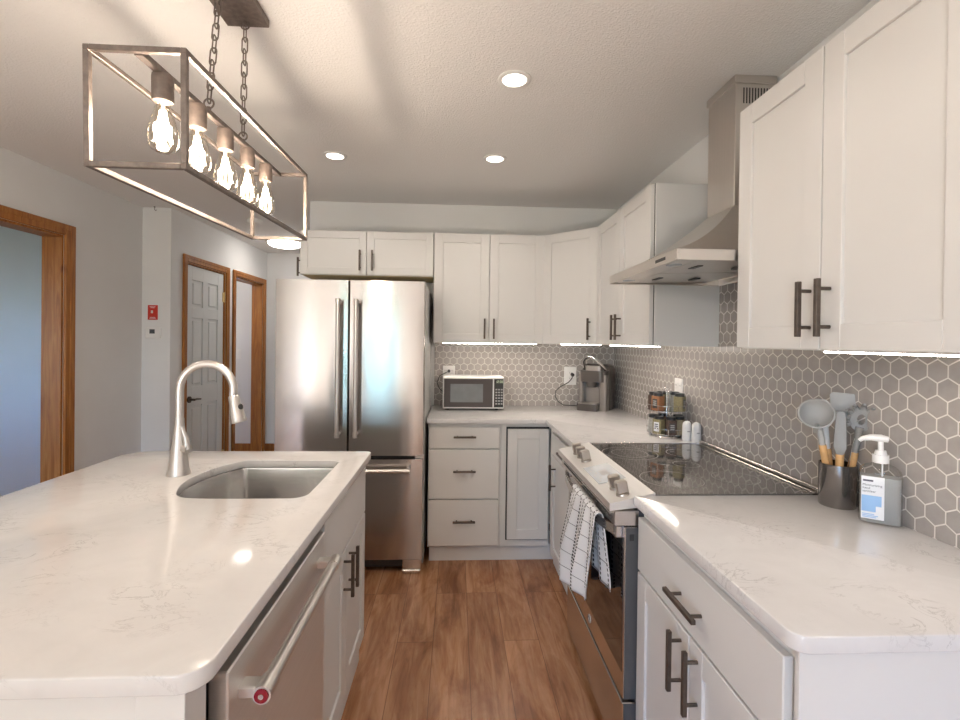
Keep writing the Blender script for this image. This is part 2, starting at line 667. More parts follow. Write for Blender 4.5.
def text_bm(s, size, M, depth=0.0006):
    cu = bpy.data.curves.new('lettering', 'FONT')
    cu.body = s
    cu.size = size
    cu.extrude = depth
    cu.resolution_u = 2
    o = bpy.data.objects.new('lettering', cu)
    COL.objects.link(o)
    dg = bpy.context.evaluated_depsgraph_get()
    me = bpy.data.meshes.new_from_object(o.evaluated_get(dg))
    b_ = NB()
    b_.from_mesh(me)
    bpy.data.objects.remove(o)
    bpy.data.curves.remove(cu)
    bpy.data.meshes.remove(me)
    bmesh.ops.transform(b_, matrix=M, verts=b_.verts[:])
    return b_


def slab_bm(outlines, z0, z1, bev=0.003):
    """worktop slab from an outline and hole outlines, slightly eased edges"""
    cu = bpy.data.curves.new('slab', 'CURVE')
    cu.dimensions = '2D'
    cu.fill_mode = 'BOTH'
    cu.extrude = (z1 - z0) / 2 - bev
    cu.bevel_depth = bev
    cu.offset = -bev
    cu.bevel_resolution = 2
    for pts in outlines:
        s = cu.splines.new('POLY')
        s.points.add(len(pts) - 1)
        for p, q in zip(s.points, pts):
            p.co = (q[0], q[1], 0, 1)
        s.use_cyclic_u = True
    o = bpy.data.objects.new('slab', cu)
    COL.objects.link(o)
    dg = bpy.context.evaluated_depsgraph_get()
    me = bpy.data.meshes.new_from_object(o.evaluated_get(dg))
    b_ = NB()
    b_.from_mesh(me)
    bpy.data.objects.remove(o)
    bpy.data.curves.remove(cu)
    bpy.data.meshes.remove(me)
    bmesh.ops.remove_doubles(b_, verts=b_.verts[:], dist=0.00005)
    bmesh.ops.translate(b_, verts=b_.verts[:], vec=(0, 0, (z0 + z1) / 2))
    return b_


def round_poly(pts, rads, n=8):
    """polygon with its corners rounded by the given radii"""
    out = []
    k = len(pts)
    for i in range(k):
        p = Vector(pts[i]).to_2d()
        a = (Vector(pts[i - 1]).to_2d() - p).normalized()
        c = (Vector(pts[(i + 1) % k]).to_2d() - p).normalized()
        r = rads[i]
        if r <= 0:
            out.append((p.x, p.y))
            continue
        ang = a.angle(c)
        d = r / math.tan(ang / 2)
        s, e = p + a * d, p + c * d
        ctr = p + (a + c).normalized() * (r / math.sin(ang / 2))
        v0, v1 = s - ctr, e - ctr
        a0 = math.atan2(v0.y, v0.x)
        da = (math.atan2(v1.y, v1.x) - a0 + PI) % (2 * PI) - PI
        for j in range(n + 1):
            t = a0 + da * j / n
            out.append((ctr.x + r * math.cos(t), ctr.y + r * math.sin(t)))
    return out


# ------------------------------------------------------------------ room dimensions
XR, YB, ZC = 1.230, 3.633, 2.432
XL, XH, YJ, YE = -2.50, -2.28, 3.93, 5.87
struct('floor', bx(-5.6, 1.35, -3.12, 6.0, -0.1, 0), FLOORM)
struct('ceiling', bx(-5.6, 1.35, -3.12, 6.0, ZC, ZC + 0.1), CEIL)
wb = struct('wall_back', bx(-1.10, 1.35, YB, YB + 0.12, 0, ZC), WALLP)
wr = struct('wall_right', bx(XR, 1.35, -3.12, YB, 0, ZC), WALLP)
# backsplash tiles
struct('tile_backsplash', bx(-0.160, XR, YB - 0.008, YB, 0.90, 1.40), HEXX, wb)
b = NB()
box(b, XR - 0.008, XR, 0.2, YB - 0.008, 0.90, 1.40)
box(b, XR - 0.008, XR, 1.488, 2.160, 1.40, 1.72)
struct('tile_backsplash', b, HEXY, wr)

# left wall with a cased opening to the next room
DY0, DY1, DZ = 2.25, 3.166, 2.042
b = NB()
box(b, XL - 0.12, XL, -3.12, DY0, 0, ZC)
box(b, XL - 0.12, XL, DY1, YJ, 0, ZC)
box(b, XL - 0.12, XL, DY0, DY1, DZ, ZC)
wl = struct('wall_left', b, WALLP)
struct('wall_jog', bx(XL - 0.12, XH, YJ, YJ + 0.12, 0, ZC), WALLP)
D1 = (4.145, 4.835)
D2 = (5.035, 5.745)
HT = 2.04
b = NB()
box(b, XH - 0.12, XH, YJ + 0.12, D1[0], 0, ZC)
box(b, XH - 0.12, XH, D1[1], D2[0], 0, ZC)
box(b, XH - 0.12, XH, D2[1], YE, 0, ZC)
box(b, XH - 0.12, XH, D1[0], D1[1], HT, ZC)
box(b, XH - 0.12, XH, D2[0], D2[1], HT, ZC)
struct('wall_hall', b, WALLP)
struct('wall_end', bx(-3.7, -0.98, YE, YE + 0.12, 0, ZC), WALLP)
struct('wall_hall_right', bx(-1.10, -0.98, YB + 0.12, YE, 0, ZC), WALLP)
struct('wall_bath_left', bx(-3.7, -3.58, 4.05, YE, 0, ZC), WALLP)
# neighbouring room seen through the opening, with its own window
struct('wall_side_room_far', bx(-5.6, XL - 0.12, 3.70, 3.82, 0, ZC), WALLP)
struct('wall_side_room_left', bx(-5.6, -5.48, 0.26, 3.70, 0, ZC), WALLP)
b = NB()
W0, W1, WZ0, WZ1 = -4.60, -3.50, 1.0, 2.0
box(b, -5.48, W0, 0.28, 0.40, 0, ZC)
box(b, W1, XL - 0.12, 0.28, 0.40, 0, ZC)
box(b, W0, W1, 0.28, 0.40, 0, WZ0)
box(b, W0, W1, 0.28, 0.40, WZ1, ZC)
struct('wall_side_room_rear', b, WALLP)
# rear wall behind the camera: a glazed patio door
S0, S1, SZ = -1.85, -0.92, 2.10
b = NB()
box(b, XL - 0.12, S0, -3.12, -3.0, 0, ZC)
box(b, S1, XR, -3.12, -3.0, 0, ZC)
box(b, S0, S1, -3.12, -3.0, SZ, ZC)
struct('wall_rear', b, WALLP)


def glazed(name, x0, x1, z0, z1, y, bars=()):
    b = NB()
    for xa in (x0, *bars, x1 - 0.06):
        box(b, xa, xa + 0.06, y - 0.03, y + 0.03, z0, z1, 0.003)
    box(b, x0, x1, y - 0.028, y + 0.028, z0, z0 + 0.06)
    box(b, x0, x1, y - 0.028, y + 0.028, z1 - 0.06, z1)
    w_ = struct(name, b, DOORP)
    obj('pane', bx(x0 + 0.06, x1 - 0.06, y - 0.002, y + 0.002, z0 + 0.06, z1 - 0.06), WINDOWG, w_)


glazed('door_2', S0, S1, 0.0, SZ, -3.07, ())
b = NB()
box(b, W0, W1, 0.31, 0.36, WZ0, WZ0 + 0.05)
box(b, W0, W1, 0.31, 0.36, WZ1 - 0.05, WZ1)
for xa in (W0, (W0 + W1) / 2 - 0.02, W1 - 0.05):
    box(b, xa, xa + 0.05, 0.31, 0.36, WZ0 + 0.05, WZ1 - 0.05)
w2 = struct('window_1', b, DOORP)
obj('pane', bx(W0 + 0.05, W1 - 0.05, 0.333, 0.337, WZ0 + 0.05, WZ1 - 0.05), WINDOWG, w2)
# lawn and a tree outside the sliding door
struct('ground', bx(-20, 20, -30, -3.125, -0.25, -0.12), GRASS)


def casing(name, x, y0, y1, ztop, w, wt, side=1, depth=0.12):
    """wooden casing and jamb of an opening in a wall facing +x; y0..y1 clear opening"""
    b = NB()
    th = 0.018
    for q, (a, c) in enumerate(((y0 - w, y0), (y1, y1 + w))):
        box(b, x, x + th, a, c, 0, ztop + wt, 0.004)
        box(b, x + th - 0.004, x + th + 0.004, a + (0 if q == 0 else w * 0.45), c - (w * 0.45 if q == 0 else 0), 0, ztop + wt - 0.002, 0.003)
    box(b, x, x + th, y0, y1, ztop, ztop + wt, 0.004)
    box(b, x + th - 0.004, x + th + 0.0034, y0 - w + 0.003, y1 + w - 0.003, ztop + wt * 0.5, ztop + wt - 0.003, 0.003)
    t = struct(name, b, PINE)
    j = NB()
    box(j, x - depth, x, y0 - 0.0, y0 + 0.014, 0, ztop)
    box(j, x - depth, x, y1 - 0.014, y1 + 0.0, 0, ztop)
    box(j, x - depth, x, y0 + 0.014, y1 - 0.014, ztop - 0.014, ztop)
    obj('jamb', j, PINE, t)
    return t


casing('trim_1', XL, DY0, DY1, DZ, 0.074, 0.07)
casing('trim_2', XH, D1[0], D1[1], HT, 0.055, 0.06)
casing('trim_3', XH, D2[0], D2[1], HT, 0.055, 0.06)
# baseboards
struct('baseboard_end', bx(-3.58, -1.10, YE - 0.014, YE, 0, 0.135, 0.004), PINE)
struct('baseboard_left', bx(XL, XL + 0.014, DY1 + 0.074, YJ, 0, 0.12, 0.004), PINE)
struct('baseboard_hall', bx(XH, XH + 0.014, YJ, D1[0] - 0.055, 0, 0.12, 0.004), PINE)
struct('baseboard_jog', bx(XL + 0.014, XH, YJ - 0.014, YJ, 0, 0.12, 0.004), PINE)

# six-panel hall door
door = bpy.data.objects.new('door_1', None)
COL.objects.link(door)
door.location = (XH, (D1[0] + D1[1]) / 2, 0)
door['kind'] = 'structure'
dy0, dy1, fx = D1[0] + 0.016, D1[1] - 0.016, XH - 0.012
dw = dy1 - dy0
DM = frame_m((fx, dy0, 0), (1, 0, 0))
b = NB()
box(b, 0, dw, 0.012, 0.035, 0.01, HT - 0.016, 0, DM)
stile, cs = 0.105, 0.09
rails = [(0.01, 0.23), (0.80, 0.97), (1.57, 1.67), (1.90, HT - 0.016)]
for xa, xb in ((0, stile), (dw / 2 - cs / 2, dw / 2 + cs / 2), (dw - stile, dw)):
    box(b, xa, xb, 0, 0.014, 0.01, HT - 0.016, 0.004, DM)
for za, zb in rails:
    box(b, stile - 0.004, dw - stile + 0.004, 0.0004, 0.014, za, zb, 0.004, DM)
pw = (dw - 2 * stile - cs) / 2
for xa in (stile, dw / 2 + cs / 2):
    for (p, q) in ((rails[0][1], rails[1][0]), (rails[1][1], rails[2][0]), (rails[2][1], rails[3][0])):
        box(b, xa + 0.022, xa + pw - 0.022, 0.003, 0.016, p + 0.022, q - 0.022, 0.010, DM)
obj('door_leaf', b, DOORP, door)
b = NB()
cyl(b, DM @ Vector((0.062, 0, 0.865)), DM @ Vector((0.062, -0.012, 0.865)), 0.028)
cyl(b, DM @ Vector((0.062, 0, 0.865)), DM @ Vector((0.062, -0.05, 0.865)), 0.010)
tube(b, [DM @ Vector(p) for p in ((0.055, -0.05, 0.865), (0.10, -0.052, 0.867), (0.165, -0.048, 0.86))], [0.010, 0.009, 0.007])
obj('lever_handle', b, BRONZE, door, True)
for hz in (1.80, 0.25):
    b = NB()
    cyl(b, DM @ Vector((dw + 0.008, -0.006, hz - 0.05)), DM @ Vector((dw + 0.008, -0.006, hz + 0.05)), 0.008)
    box(b, dw - 0.02, dw + 0.018, -0.004, 0.001, hz - 0.045, hz + 0.045, 0, DM)
    obj('hinge', b, BRASS, door)


# ------------------------------------------------------------------ cabinet building blocks
def pull(parent, M, cx, cz, length, vertical, label=None, mat=None):
    """square bar pull on two round posts; local frame of the front"""
    b = NB()
    h, bar, off = length / 2, 0.0058, 0.032
    if vertical:
        box(b, cx - bar, cx + bar, -off - bar, -off + bar, cz - h, cz + h, 0.0012, M)
        ps = [(cx, cz - h * 0.66), (cx, cz + h * 0.66)]
    else:
        box(b, cx - h, cx + h, -off - bar, -off + bar, cz - bar, cz + bar, 0.0012, M)
        ps = [(cx - h * 0.66, cz), (cx + h * 0.66, cz)]
    for (px, pz) in ps:
        cyl(b, M @ Vector((px, 0, pz)), M @ Vector((px, -off, pz)), 0.0045, n=12)
    return obj('handle', b, mat or BRONZE, parent)


def shaker(parent, name, M, x0, x1, z0, z1, rail=0.062, t=0.02, mat=None):
    b = NB()
    box(b, x0, x0 + rail, 0, t, z0, z1, 0.0018, M)
    box(b, x1 - rail, x1, 0, t, z0, z1, 0.0018, M)
    box(b, x0 + rail - 0.001, x1 - rail + 0.001, 0.0003, t, z0, z0 + rail, 0.0018, M)
    box(b, x0 + rail - 0.001, x1 - rail + 0.001, 0.0003, t, z1 - rail, z1, 0.0018, M)
    box(b, x0 + rail - 0.002, x1 - rail + 0.002, 0.008, t - 0.002, z0 + rail - 0.002, z1 - rail + 0.002, 0, M)
    return obj(name, b, mat or CAB, parent)


def flat(parent, name, M, x0, x1, z0, z1, t=0.02, mat=None):
    return obj(name, bx(x0, x1, 0, t, z0, z1, 0.0022, M), mat or CAB, parent)


CT, CB = 0.912, 0.882       # worktop top and underside

# --- near right base cabinet, front faces -x
FXR = 0.587
t = thing('base_cabinet', 'white base cabinet with one drawer over two doors, beside the range in the foreground', 'cabinet', (0.9, 1.14, 0))
b = NB()
box(b, FXR + 0.02, XR - 0.012, 0.792, 1.492, 0.10, CB - 0.001, 0.001)
box(b, FXR + 0.085, XR - 0.012, 0.81, 1.492, 0, 0.10)
obj('body', b, CAB, t)
M = frame_m((FXR, 1.492, 0), (-1, 0, 0))
LW = 0.70
d = flat(t, 'drawer', M, 0.004, LW - 0.022, 0.680, 0.846)
pull(d, M, 0.345, 0.755, 0.155, False)
d = shaker(t, 'door', M, 0.004, 0.338, 0.115, 0.672)
pull(d, M, 0.338 - 0.040, 0.585, 0.155, True)
d = shaker(t, 'door', M, 0.342, LW - 0.022, 0.115, 0.672)
pull(d, M, 0.342 + 0.040, 0.585, 0.155, True)
obj('end_panel', bx(FXR + 0.004, XR - 0.012, 0.780, 0.791, 0, CB - 0.001, 0.001), CAB, t)

# --- right run cabinet between range and corner
t = thing('base_cabinet', 'white base cabinet with drawer over door, between the range and the inside corner', 'cabinet', (0.9, 2.6, 0))
b = NB()
box(b, FXR + 0.02, XR - 0.012, 2.268, 2.985, 0.10, CB - 0.001)
box(b, FXR + 0.045, XR - 0.012, 2.268, 2.985, 0, 0.10)
obj('body', b, CAB, t)
M = frame_m((FXR, 2.985, 0), (-1, 0, 0))
d = flat(t, 'drawer', M, 0.12, 0.712, 0.725, 0.850)
pull(d, M, 0.50, 0.795, 0.15, False)
d = shaker(t, 'door', M, 0.12, 0.712, 0.115, 0.718)
pull(d, M, 0.245, 0.61, 0.15, True)

# --- back run: corner unit and drawer base, fronts face -y
FYB = 2.992
t = thing('corner_cabinet', 'white corner base cabinet with a single door right of the three drawers', 'cabinet', (0.45, 3.3, 0))
b = NB()
box(b, 0.297, FXR + 0.02 - 0.0005, FYB + 0.02, YB - 0.012, 0.10, CB - 0.001)
box(b, 0.297, FXR + 0.07, FYB + 0.045, YB - 0.012, 0, 0.10)
obj('body', b, CAB, t)
M = frame_m((0.297, FYB, 0), (0, -1, 0))
obj('door_shade', bx(0.030, 0.304, 0.0155, 0.021, 0.140, 0.858, 0, M), DARKGAP, t, label='dark strip painting the shade around the corner door')  # dark sheet behind the door paints the shade along its outline
shaker(t, 'door', M, 0.038, 0.300, 0.148, 0.846)
t = thing('drawer_cabinet', 'white base cabinet with three stacked drawers, under the microwave', 'cabinet', (0.06, 3.3, 0))
b = NB()
box(b, -0.165, 0.2965, FYB + 0.02, YB - 0.012, 0.10, CB - 0.001)
box(b, -0.155, 0.2965, FYB + 0.045, YB - 0.012, 0, 0.10)
obj('body', b, CAB, t)
M = frame_m((-0.165, FYB, 0), (0, -1, 0))
for za, zb, hz in ((0.724, 0.858, 0.800), (0.407, 0.716, 0.585), (0.112, 0.399, 0.270)):
    d = flat(t, 'drawer', M, 0.003, 0.446, za, zb)
    pull(d, M, 0.228, hz, 0.14, False)

# --- worktops
pts = round_poly([(FXR - 0.015, 0.763), (XR - 0.0085, 0.763), (XR - 0.0085, 1.493), (FXR - 0.015, 1.493)], [0.03, 0, 0, 0.004])
tag(obj('countertop', slab_bm([pts], CB, CT), QUARTZ, smooth=True, base=(0.9, 1.1, CB)),
    'white quartz countertop holding the utensil crock and pump bottle', 'countertop')
pts = round_poly([(-0.174, 2.973), (FXR - 0.015, 2.973), (FXR - 0.015, 2.266), (XR - 0.0085, 2.266), (XR - 0.0085, YB - 0.0085), (-0.174, YB - 0.0085)],
                 [0.004, 0.004, 0.004, 0, 0, 0])
tag(obj('countertop', slab_bm([pts], CB, CT), QUARTZ, smooth=True, base=(0.5, 3.2, CB)),
    'L-shaped white quartz countertop under the microwave and coffee maker', 'countertop')

# ------------------------------------------------------------------ wall cabinets
ZU0, ZU1 = 1.386, 2.142
FYU, FXU = 3.298, 0.8975


def upper(label, name, M, W, D, z0, z1, doors, hz, rail=0.062, raw=False):
    o = thing(name, label, 'cabinet', M @ Vector((W / 2, D / 2, z0)))
    obj('body', bx(0, W, 0.0205, D, z0, z1, 0.001, M), CAB, o)
    if raw:
        obj('underside', bx(0.012, W - 0.004, 0.024, D - 0.01, z0 - 0.003, z0, 0, M), RAWWOOD, o, label='bare wood underside')
    for (x0, x1, hx) in doors:
        d = shaker(o, 'door', M, x0, x1, z0 + 0.002, z1 - 0.002, rail)
        if hx is not None:
            pull(d, M, hx, hz, 0.14, True)
    return o


M = frame_m((-1.066, FYU, 0), (0, -1, 0))
u = upper('short white two-door wall cabinet above the refrigerator', 'wall_cabinet', M, 0.906, YB - 0.003 - FYU, 1.840, ZU1,
          [(0.003, 0.4475, 0.408), (0.4515, 0.903, 0.491)], 1.938, 0.05, True)
MS = frame_m((-1.066, FYU + 0.02, 0), (-1, 0, 0))
pull(u, MS, -0.04, 1.90, 0.13, True)
M = frame_m((-0.158, FYU, 0), (0, -1, 0))
upper('tall white two-door wall cabinet above the microwave', 'wall_cabinet', M, 0.771, YB - 0.003 - FYU, ZU0, ZU1,
      [(0.003, 0.3835, 0.3535), (0.3875, 0.768, 0.4175)], 1.485)
# diagonal corner cabinet
o = thing('corner_wall_cabinet', 'white diagonal corner wall cabinet above the coffee maker', 'cabinet', (0.95, 3.35, ZU0))
PA, PB = Vector((0.615, FYU + 0.0205)), Vector((FXU + 0.0205, 3.020))
b = NB()
prism(b, [(PA.x, PA.y), (PB.x, PB.y), (XR - 0.003, 3.020), (XR - 0.003, YB - 0.003), (0.615, YB - 0.003)], ZU0, ZU1)
obj('body', b, CAB, o)
dv = (PB - PA)
L = dv.length
nrm = Vector((dv.y, -dv.x, 0)).normalized()
if nrm.x > 0:
    nrm = -nrm
M = frame_m((PA.x + nrm.x * 0.0205, PA.y + nrm.y * 0.0205, 0), nrm)
d = shaker(o, 'door', M, 0.006, L - 0.004, ZU0 + 0.002, ZU1 - 0.002)
pull(d, M, L - 0.055, 1.485, 0.14, True)
# right run
M = frame_m((FXU, 3.018, 0), (-1, 0, 0))
uu = upper('white two-door wall cabinet between the corner cabinet and the range hood', 'wall_cabinet', M, 3.018 - 2.165, XR - 0.003 - FXU, ZU0, ZU1,
      [(0.004, 0.421, 0.391), (0.425, 0.838, 0.455)], 1.485)
obj('door_shade', bx(0.8385, 0.8435, 0.0190, 0.0212, ZU0, ZU1, 0, M), DARKGAP, uu, label='dark strip painting the shade beside the door')  # thin dark strip paints the shadow line between door and end panel
M = frame_m((FXU, 1.486, 0), (-1, 0, 0))
upper('large white two-door wall cabinet nearest the camera, above the pump bottle', 'wall_cabinet', M, 0.714, XR - 0.003 - FXU, ZU0, ZU1,
      [(0.003, 0.348, 0.318), (0.352, 0.711, 0.382)], 1.490)

# under-cabinet LED bars
for (x0, x1, y0, y1, lab) in ((-0.09, 0.57, 3.345, 3.365, 'glowing white light bar under the cabinet above the microwave'),
                              (0.95, 0.97, 2.22, 2.90, 'glowing white light bar under the cabinet left of the range hood'),
                              (0.925, 0.945, 0.79, 1.155, 'glowing white light bar under the near right wall cabinet')):
    o = thing('light_bar', lab, 'light', ((x0 + x1) / 2, (y0 + y1) / 2, 1.37), 'under-cabinet light bars')
    obj('housing', bx(x0 - 0.004, x1 + 0.004, y0 - 0.004, y1 + 0.004, 1.3846, 1.3857), WHITEP, o)
    obj('diffuser', bx(x0, x1, y0, y1, 1.3808, 1.3846, 0.001), LEDM, o)
o = thing('light_bar', 'glowing white light bar under the diagonal corner cabinet', 'light', (0.86, 3.26, 1.37), 'under-cabinet light bars')
MD = Matrix.Translation((0.86, 3.26, 0)) @ Matrix.Rotation(-math.atan2(0.278, 0.282), 4, 'Z')
obj('housing', bx(-0.154, 0.154, -0.014, 0.014, 1.3846, 1.3857, 0, MD), WHITEP, o)
obj('diffuser', bx(-0.15, 0.15, -0.010, 0.010, 1.3808, 1.3846, 0.001, MD), LEDM, o)

# ------------------------------------------------------------------ range hood
HX, HY0, HY1, HZ0, HZ1 = 0.702, 1.491, 2.159, 1.668, 1.704
WX = XR - 0.010
o = thing('range_hood', 'stainless steel chimney range hood mounted between the right wall cabinets', 'range hood', (1.0, 1.85, HZ0))
b = NB()
th = 0.012
box(b, HX, HX + th, HY0, HY1, HZ0, HZ1, 0.001)
box(b, WX - th, WX, HY0, HY1, HZ0, HZ1, 0.001)
box(b, HX + th, WX - th, HY0, HY0 + th, HZ0, HZ1, 0.001)
box(b, HX + th, WX - th, HY1 - th, HY1, HZ0, HZ1, 0.001)
CX, CY0, CY1, CZ0 = 1.060, 1.782, 1.978, 1.933


def hood_curve(k):
    s = k
    e = 1 - (1 - s) ** 1.0
    zz = HZ1 + (CZ0 - HZ1) * (0.55 * s + 0.45 * s ** 2.2)
    x = HX + (CX - HX) * e
    return [(x, HY0 + (CY0 - HY0) * e, zz), (x, HY1 + (CY1 - HY1) * e, zz), (WX, HY1 + (CY1 - HY1) * e, zz), (WX, HY0 + (CY0 - HY0) * e, zz)]


loft(b, [hood_curve(k / 10) for k in range(11)], True, True, True)
obj('canopy', b, STEELH, o)
ch = obj('chimney', bx(CX, WX, CY0, CY1, CZ0, ZC - 0.03, 0.002), STEELH, o)
b = NB()
for i in range(11):
    xx = CX + 0.030 + i * 0.0115
    box(b, xx, xx + 0.005, CY0 - 0.0008, CY0 + 0.001, 2.325, 2.385)
obj('vent_slots', b, DARKGAP, ch, label='dark vertical vent slots')
obj('ceiling_collar', bx(CX - 0.006, WX, CY0 - 0.006, CY1 + 0.006, ZC - 0.031, ZC - 0.001, 0.001), STEELH, ch)
ym = (HY0 + HY1) / 2
for ya, yb in ((HY0 + 0.016, ym - 0.004), (ym + 0.004, HY1 - 0.016)):
    b = NB()
    hexa(b, [(HX + 0.085, ya, HZ0 + 0.004), (WX - 0.06, ya, HZ0 + 0.016), (WX - 0.06, yb, HZ0 + 0.016), (HX + 0.085, yb, HZ0 + 0.004)],
         [(HX + 0.085, ya, HZ0 + 0.014), (WX - 0.06, ya, HZ0 + 0.026), (WX - 0.06, yb, HZ0 + 0.026), (HX + 0.085, yb, HZ0 + 0.014)])
    fl = obj('filter', b, STEELH, o)
    for fx_ in (0.14, 0.30):
        obj('latch', bx(HX + fx_, HX + fx_ + 0.02, (ya + yb) / 2 - 0.035, (ya + yb) / 2 + 0.035, HZ0 + 0.003, HZ0 + 0.009, 0.001), BLACKP, fl)
obj('underside', bx(HX + th, WX - th, HY0 + th, HY1 - th, HZ0 + 0.028, HZ0 + 0.031), STEELH, o)
obj('light_strip', bx(HX + th, HX + 0.08, HY0 + 0.016, HY1 - 0.016, HZ0 + 0.003, HZ0 + 0.010), STEELH, o)
for yy in (HY0 + 0.12, HY1 - 0.12):
    b = NB()
    cyl(b, (HX + 0.046, yy, HZ0 + 0.001), (HX + 0.046, yy, HZ0 + 0.004), 0.026)
    obj('lamp', b, LCD, o)
b = NB()
box(b, HX - 0.0012, HX + 0.001, 1.575, 1.655, HZ0 + 0.013, HZ0 + 0.024, 0.0005)
obj('button_panel', b, BLACKP, o)

# ------------------------------------------------------------------ range
RY0, RY1 = 1.499, 2.260
RF = 0.548                       # oven door front
o = thing('range', 'slide-in stainless steel electric range with black glass cooktop', 'range', (0.9, 1.88, 0))
b = NB()
box(b, RF + 0.045, XR - 0.012, RY0, RY1, 0.03, 0.893, 0.001)
for yy in (RY0 + 0.06, RY1 - 0.06):
    for xx in (0.66, 1.14):
        cyl(b, (xx, yy, 0), (xx, yy, 0.03), 0.018, n=12)
obj('body', b, RANGESIDE, o)
ck = obj('cooktop', bx(0.642, 1.170, RY0 - 0.001, RY1 + 0.001, 0.893, 0.914, 0.001), CERAM, o)


def ring(bm, cx, cy, r, z, w=0.0022, n=56):
    A = [bm.verts.new((cx + r * math.cos(2 * PI * j / n), cy + r * math.sin(2 * PI * j / n), z)) for j in range(n)]
    B = [bm.verts.new((cx + (r - w) * math.cos(2 * PI * j / n), cy + (r - w) * math.sin(2 * PI * j / n), z)) for j in range(n)]
    for j in range(n):
        bm.faces.new((A[j], A[(j + 1) % n], B[(j + 1) % n], B[j]))


for (cx, cy, r1, r2) in ((0.775, 1.665, 0.108, None), (0.770, 2.060, 0.118, 0.078), (1.02, 1.68, 0.08, None), (1.02, 2.06, 0.08, None), (0.93, 1.87, 0.05, None)):
    b = NB()
    ring(b, cx, cy, r1, 0.9144)
    if r2:
        ring(b, cx, cy, r2, 0.9144)
    obj('burner_ring', b, RINGP, ck)
b = NB()
box(b, 0.640, 1.172, RY1 - 0.003, RY1 + 0.004, 0.900, 0.917, 0.001)
obj('side_trim', b, STEEL, o)
# raised vent trim along the wall
rt = obj('rear_trim', bx(1.171, XR - 0.010, RY0 - 0.001, RY1 + 0.002, 0.893, 0.915, 0.001), BLACKP, o)
obj('trim_lip', bx(1.171, 1.179, RY0, RY1, 0.914, 0.920, 0.001), STEEL, rt)
obj('trim_bar', bx(1.188, 1.211, RY0, RY1, 0.914, 0.932, 0.002), STEEL, rt)
# sloped control panel
b = NB()
hexa(b, [(0.497, RY0 - 0.003, 0.862), (0.645, RY0 - 0.003, 0.878), (0.645, RY1 + 0.003, 0.878), (0.497, RY1 + 0.003, 0.862)],
     [(0.497, RY0 - 0.003, 0.886), (0.645, RY0 - 0.003, 0.919), (0.645, RY1 + 0.003, 0.919), (0.497, RY1 + 0.003, 0.886)])
cp = obj('control_panel', b, STEELP, o)
SL = math.atan2(0.033, 0.148)


def panel_M(x, y):
    z = 0.886 + (x - 0.497) / 0.148 * 0.033
    return Matrix.Translation((x, y, z)) @ Matrix.Rotation(-SL, 4, 'Y')


for yy in (1.545, 1.612, 1.985, 2.052, 2.12):
    M = panel_M(0.556, yy)
    b = NB()
    cyl(b, (0, 0, 0), (0, 0, 0.007), 0.022, 0.021, 24, M)
    box(b, -0.019, 0.019, -0.014, 0.014, 0.006, 0.047, 0.004, M)
    obj('knob', b, KNOBM, o)
M = panel_M(0.568, 1.79)
dsp = obj('display', bx(-0.050, 0.050, -0.105, 0.105, 0.0, 0.0016, 0, M), LCD, o)
b = NB()
box(b, -0.012, 0.018, -0.03, 0.03, 0.0016, 0.0020, 0, M)
obj('screen', b, GREYTXT, dsp)
b = NB()
for i in range(6):
    box(b, -0.040 + (i % 2) * 0.012, -0.034 + (i % 2) * 0.012, -0.085 + i * 0.03, -0.068 + i * 0.03, 0.0016, 0.0019, 0, M)
obj('key_print', b, GREYTXT, dsp)
# vent band under the panel
b = NB()
box(b, RF - 0.034, RF + 0.05, RY0 + 0.001, RY1 - 0.003, 0.812, 0.8615, 0.002)
vb = obj('vent_band', b, STEEL, o)
b = NB()
for zz in (0.828, 0.842):
    for k in range(2):
        ya = RY0 + 0.05 + k * 0.34
        box(b, RF - 0.035, RF - 0.032, ya, ya + 0.32, zz, zz + 0.007)
obj('vent_slots', b, DARKGAP, vb, label='long dark vent slots above the oven door')
# oven door
b = NB()
box(b, RF, RF + 0.045, RY0 + 0.003, RY1 - 0.003, 0.252, 0.808, 0.003)
od = obj('oven_door', b, STEEL, o)
obj('window', bx(RF - 0.0015, RF + 0.004, RY0 + 0.012, RY1 - 0.035, 0.335, 0.735, 0.001), OVENG, od, label='black oven window glass')
b = NB()
pts = []
for k in range(17):
    s = k / 16
    pts.append((RF - 0.010 - 0.046 * math.sin(PI * s) ** 0.55, RY0 + 0.035 + (RY1 - RY0 - 0.07) * s, 0.785))
for p, q in zip(pts, pts[1:]):
    pass
rings_ = [[(x - 0.007, y, z - 0.016), (x + 0.007, y, z - 0.016), (x + 0.007, y, z + 0.016), (x - 0.007, y, z + 0.016)] for x, y, z in pts]
loft(b, rings_, True, True, True)
for yy in (RY0 + 0.035, RY1 - 0.035):
    box(b, RF - 0.022, RF + 0.001, yy - 0.014, yy + 0.014, 0.765, 0.805, 0.003)
obj('handle', b, STEEL, od, label='bowed steel bar handle')
b = NB()
cyl(b, (RF - 0.002, 1.88, 0.293), (RF + 0.001, 1.88, 0.293), 0.016, n=28)
em = obj('emblem', b, STEELP, od, label='round emblem on the oven door')
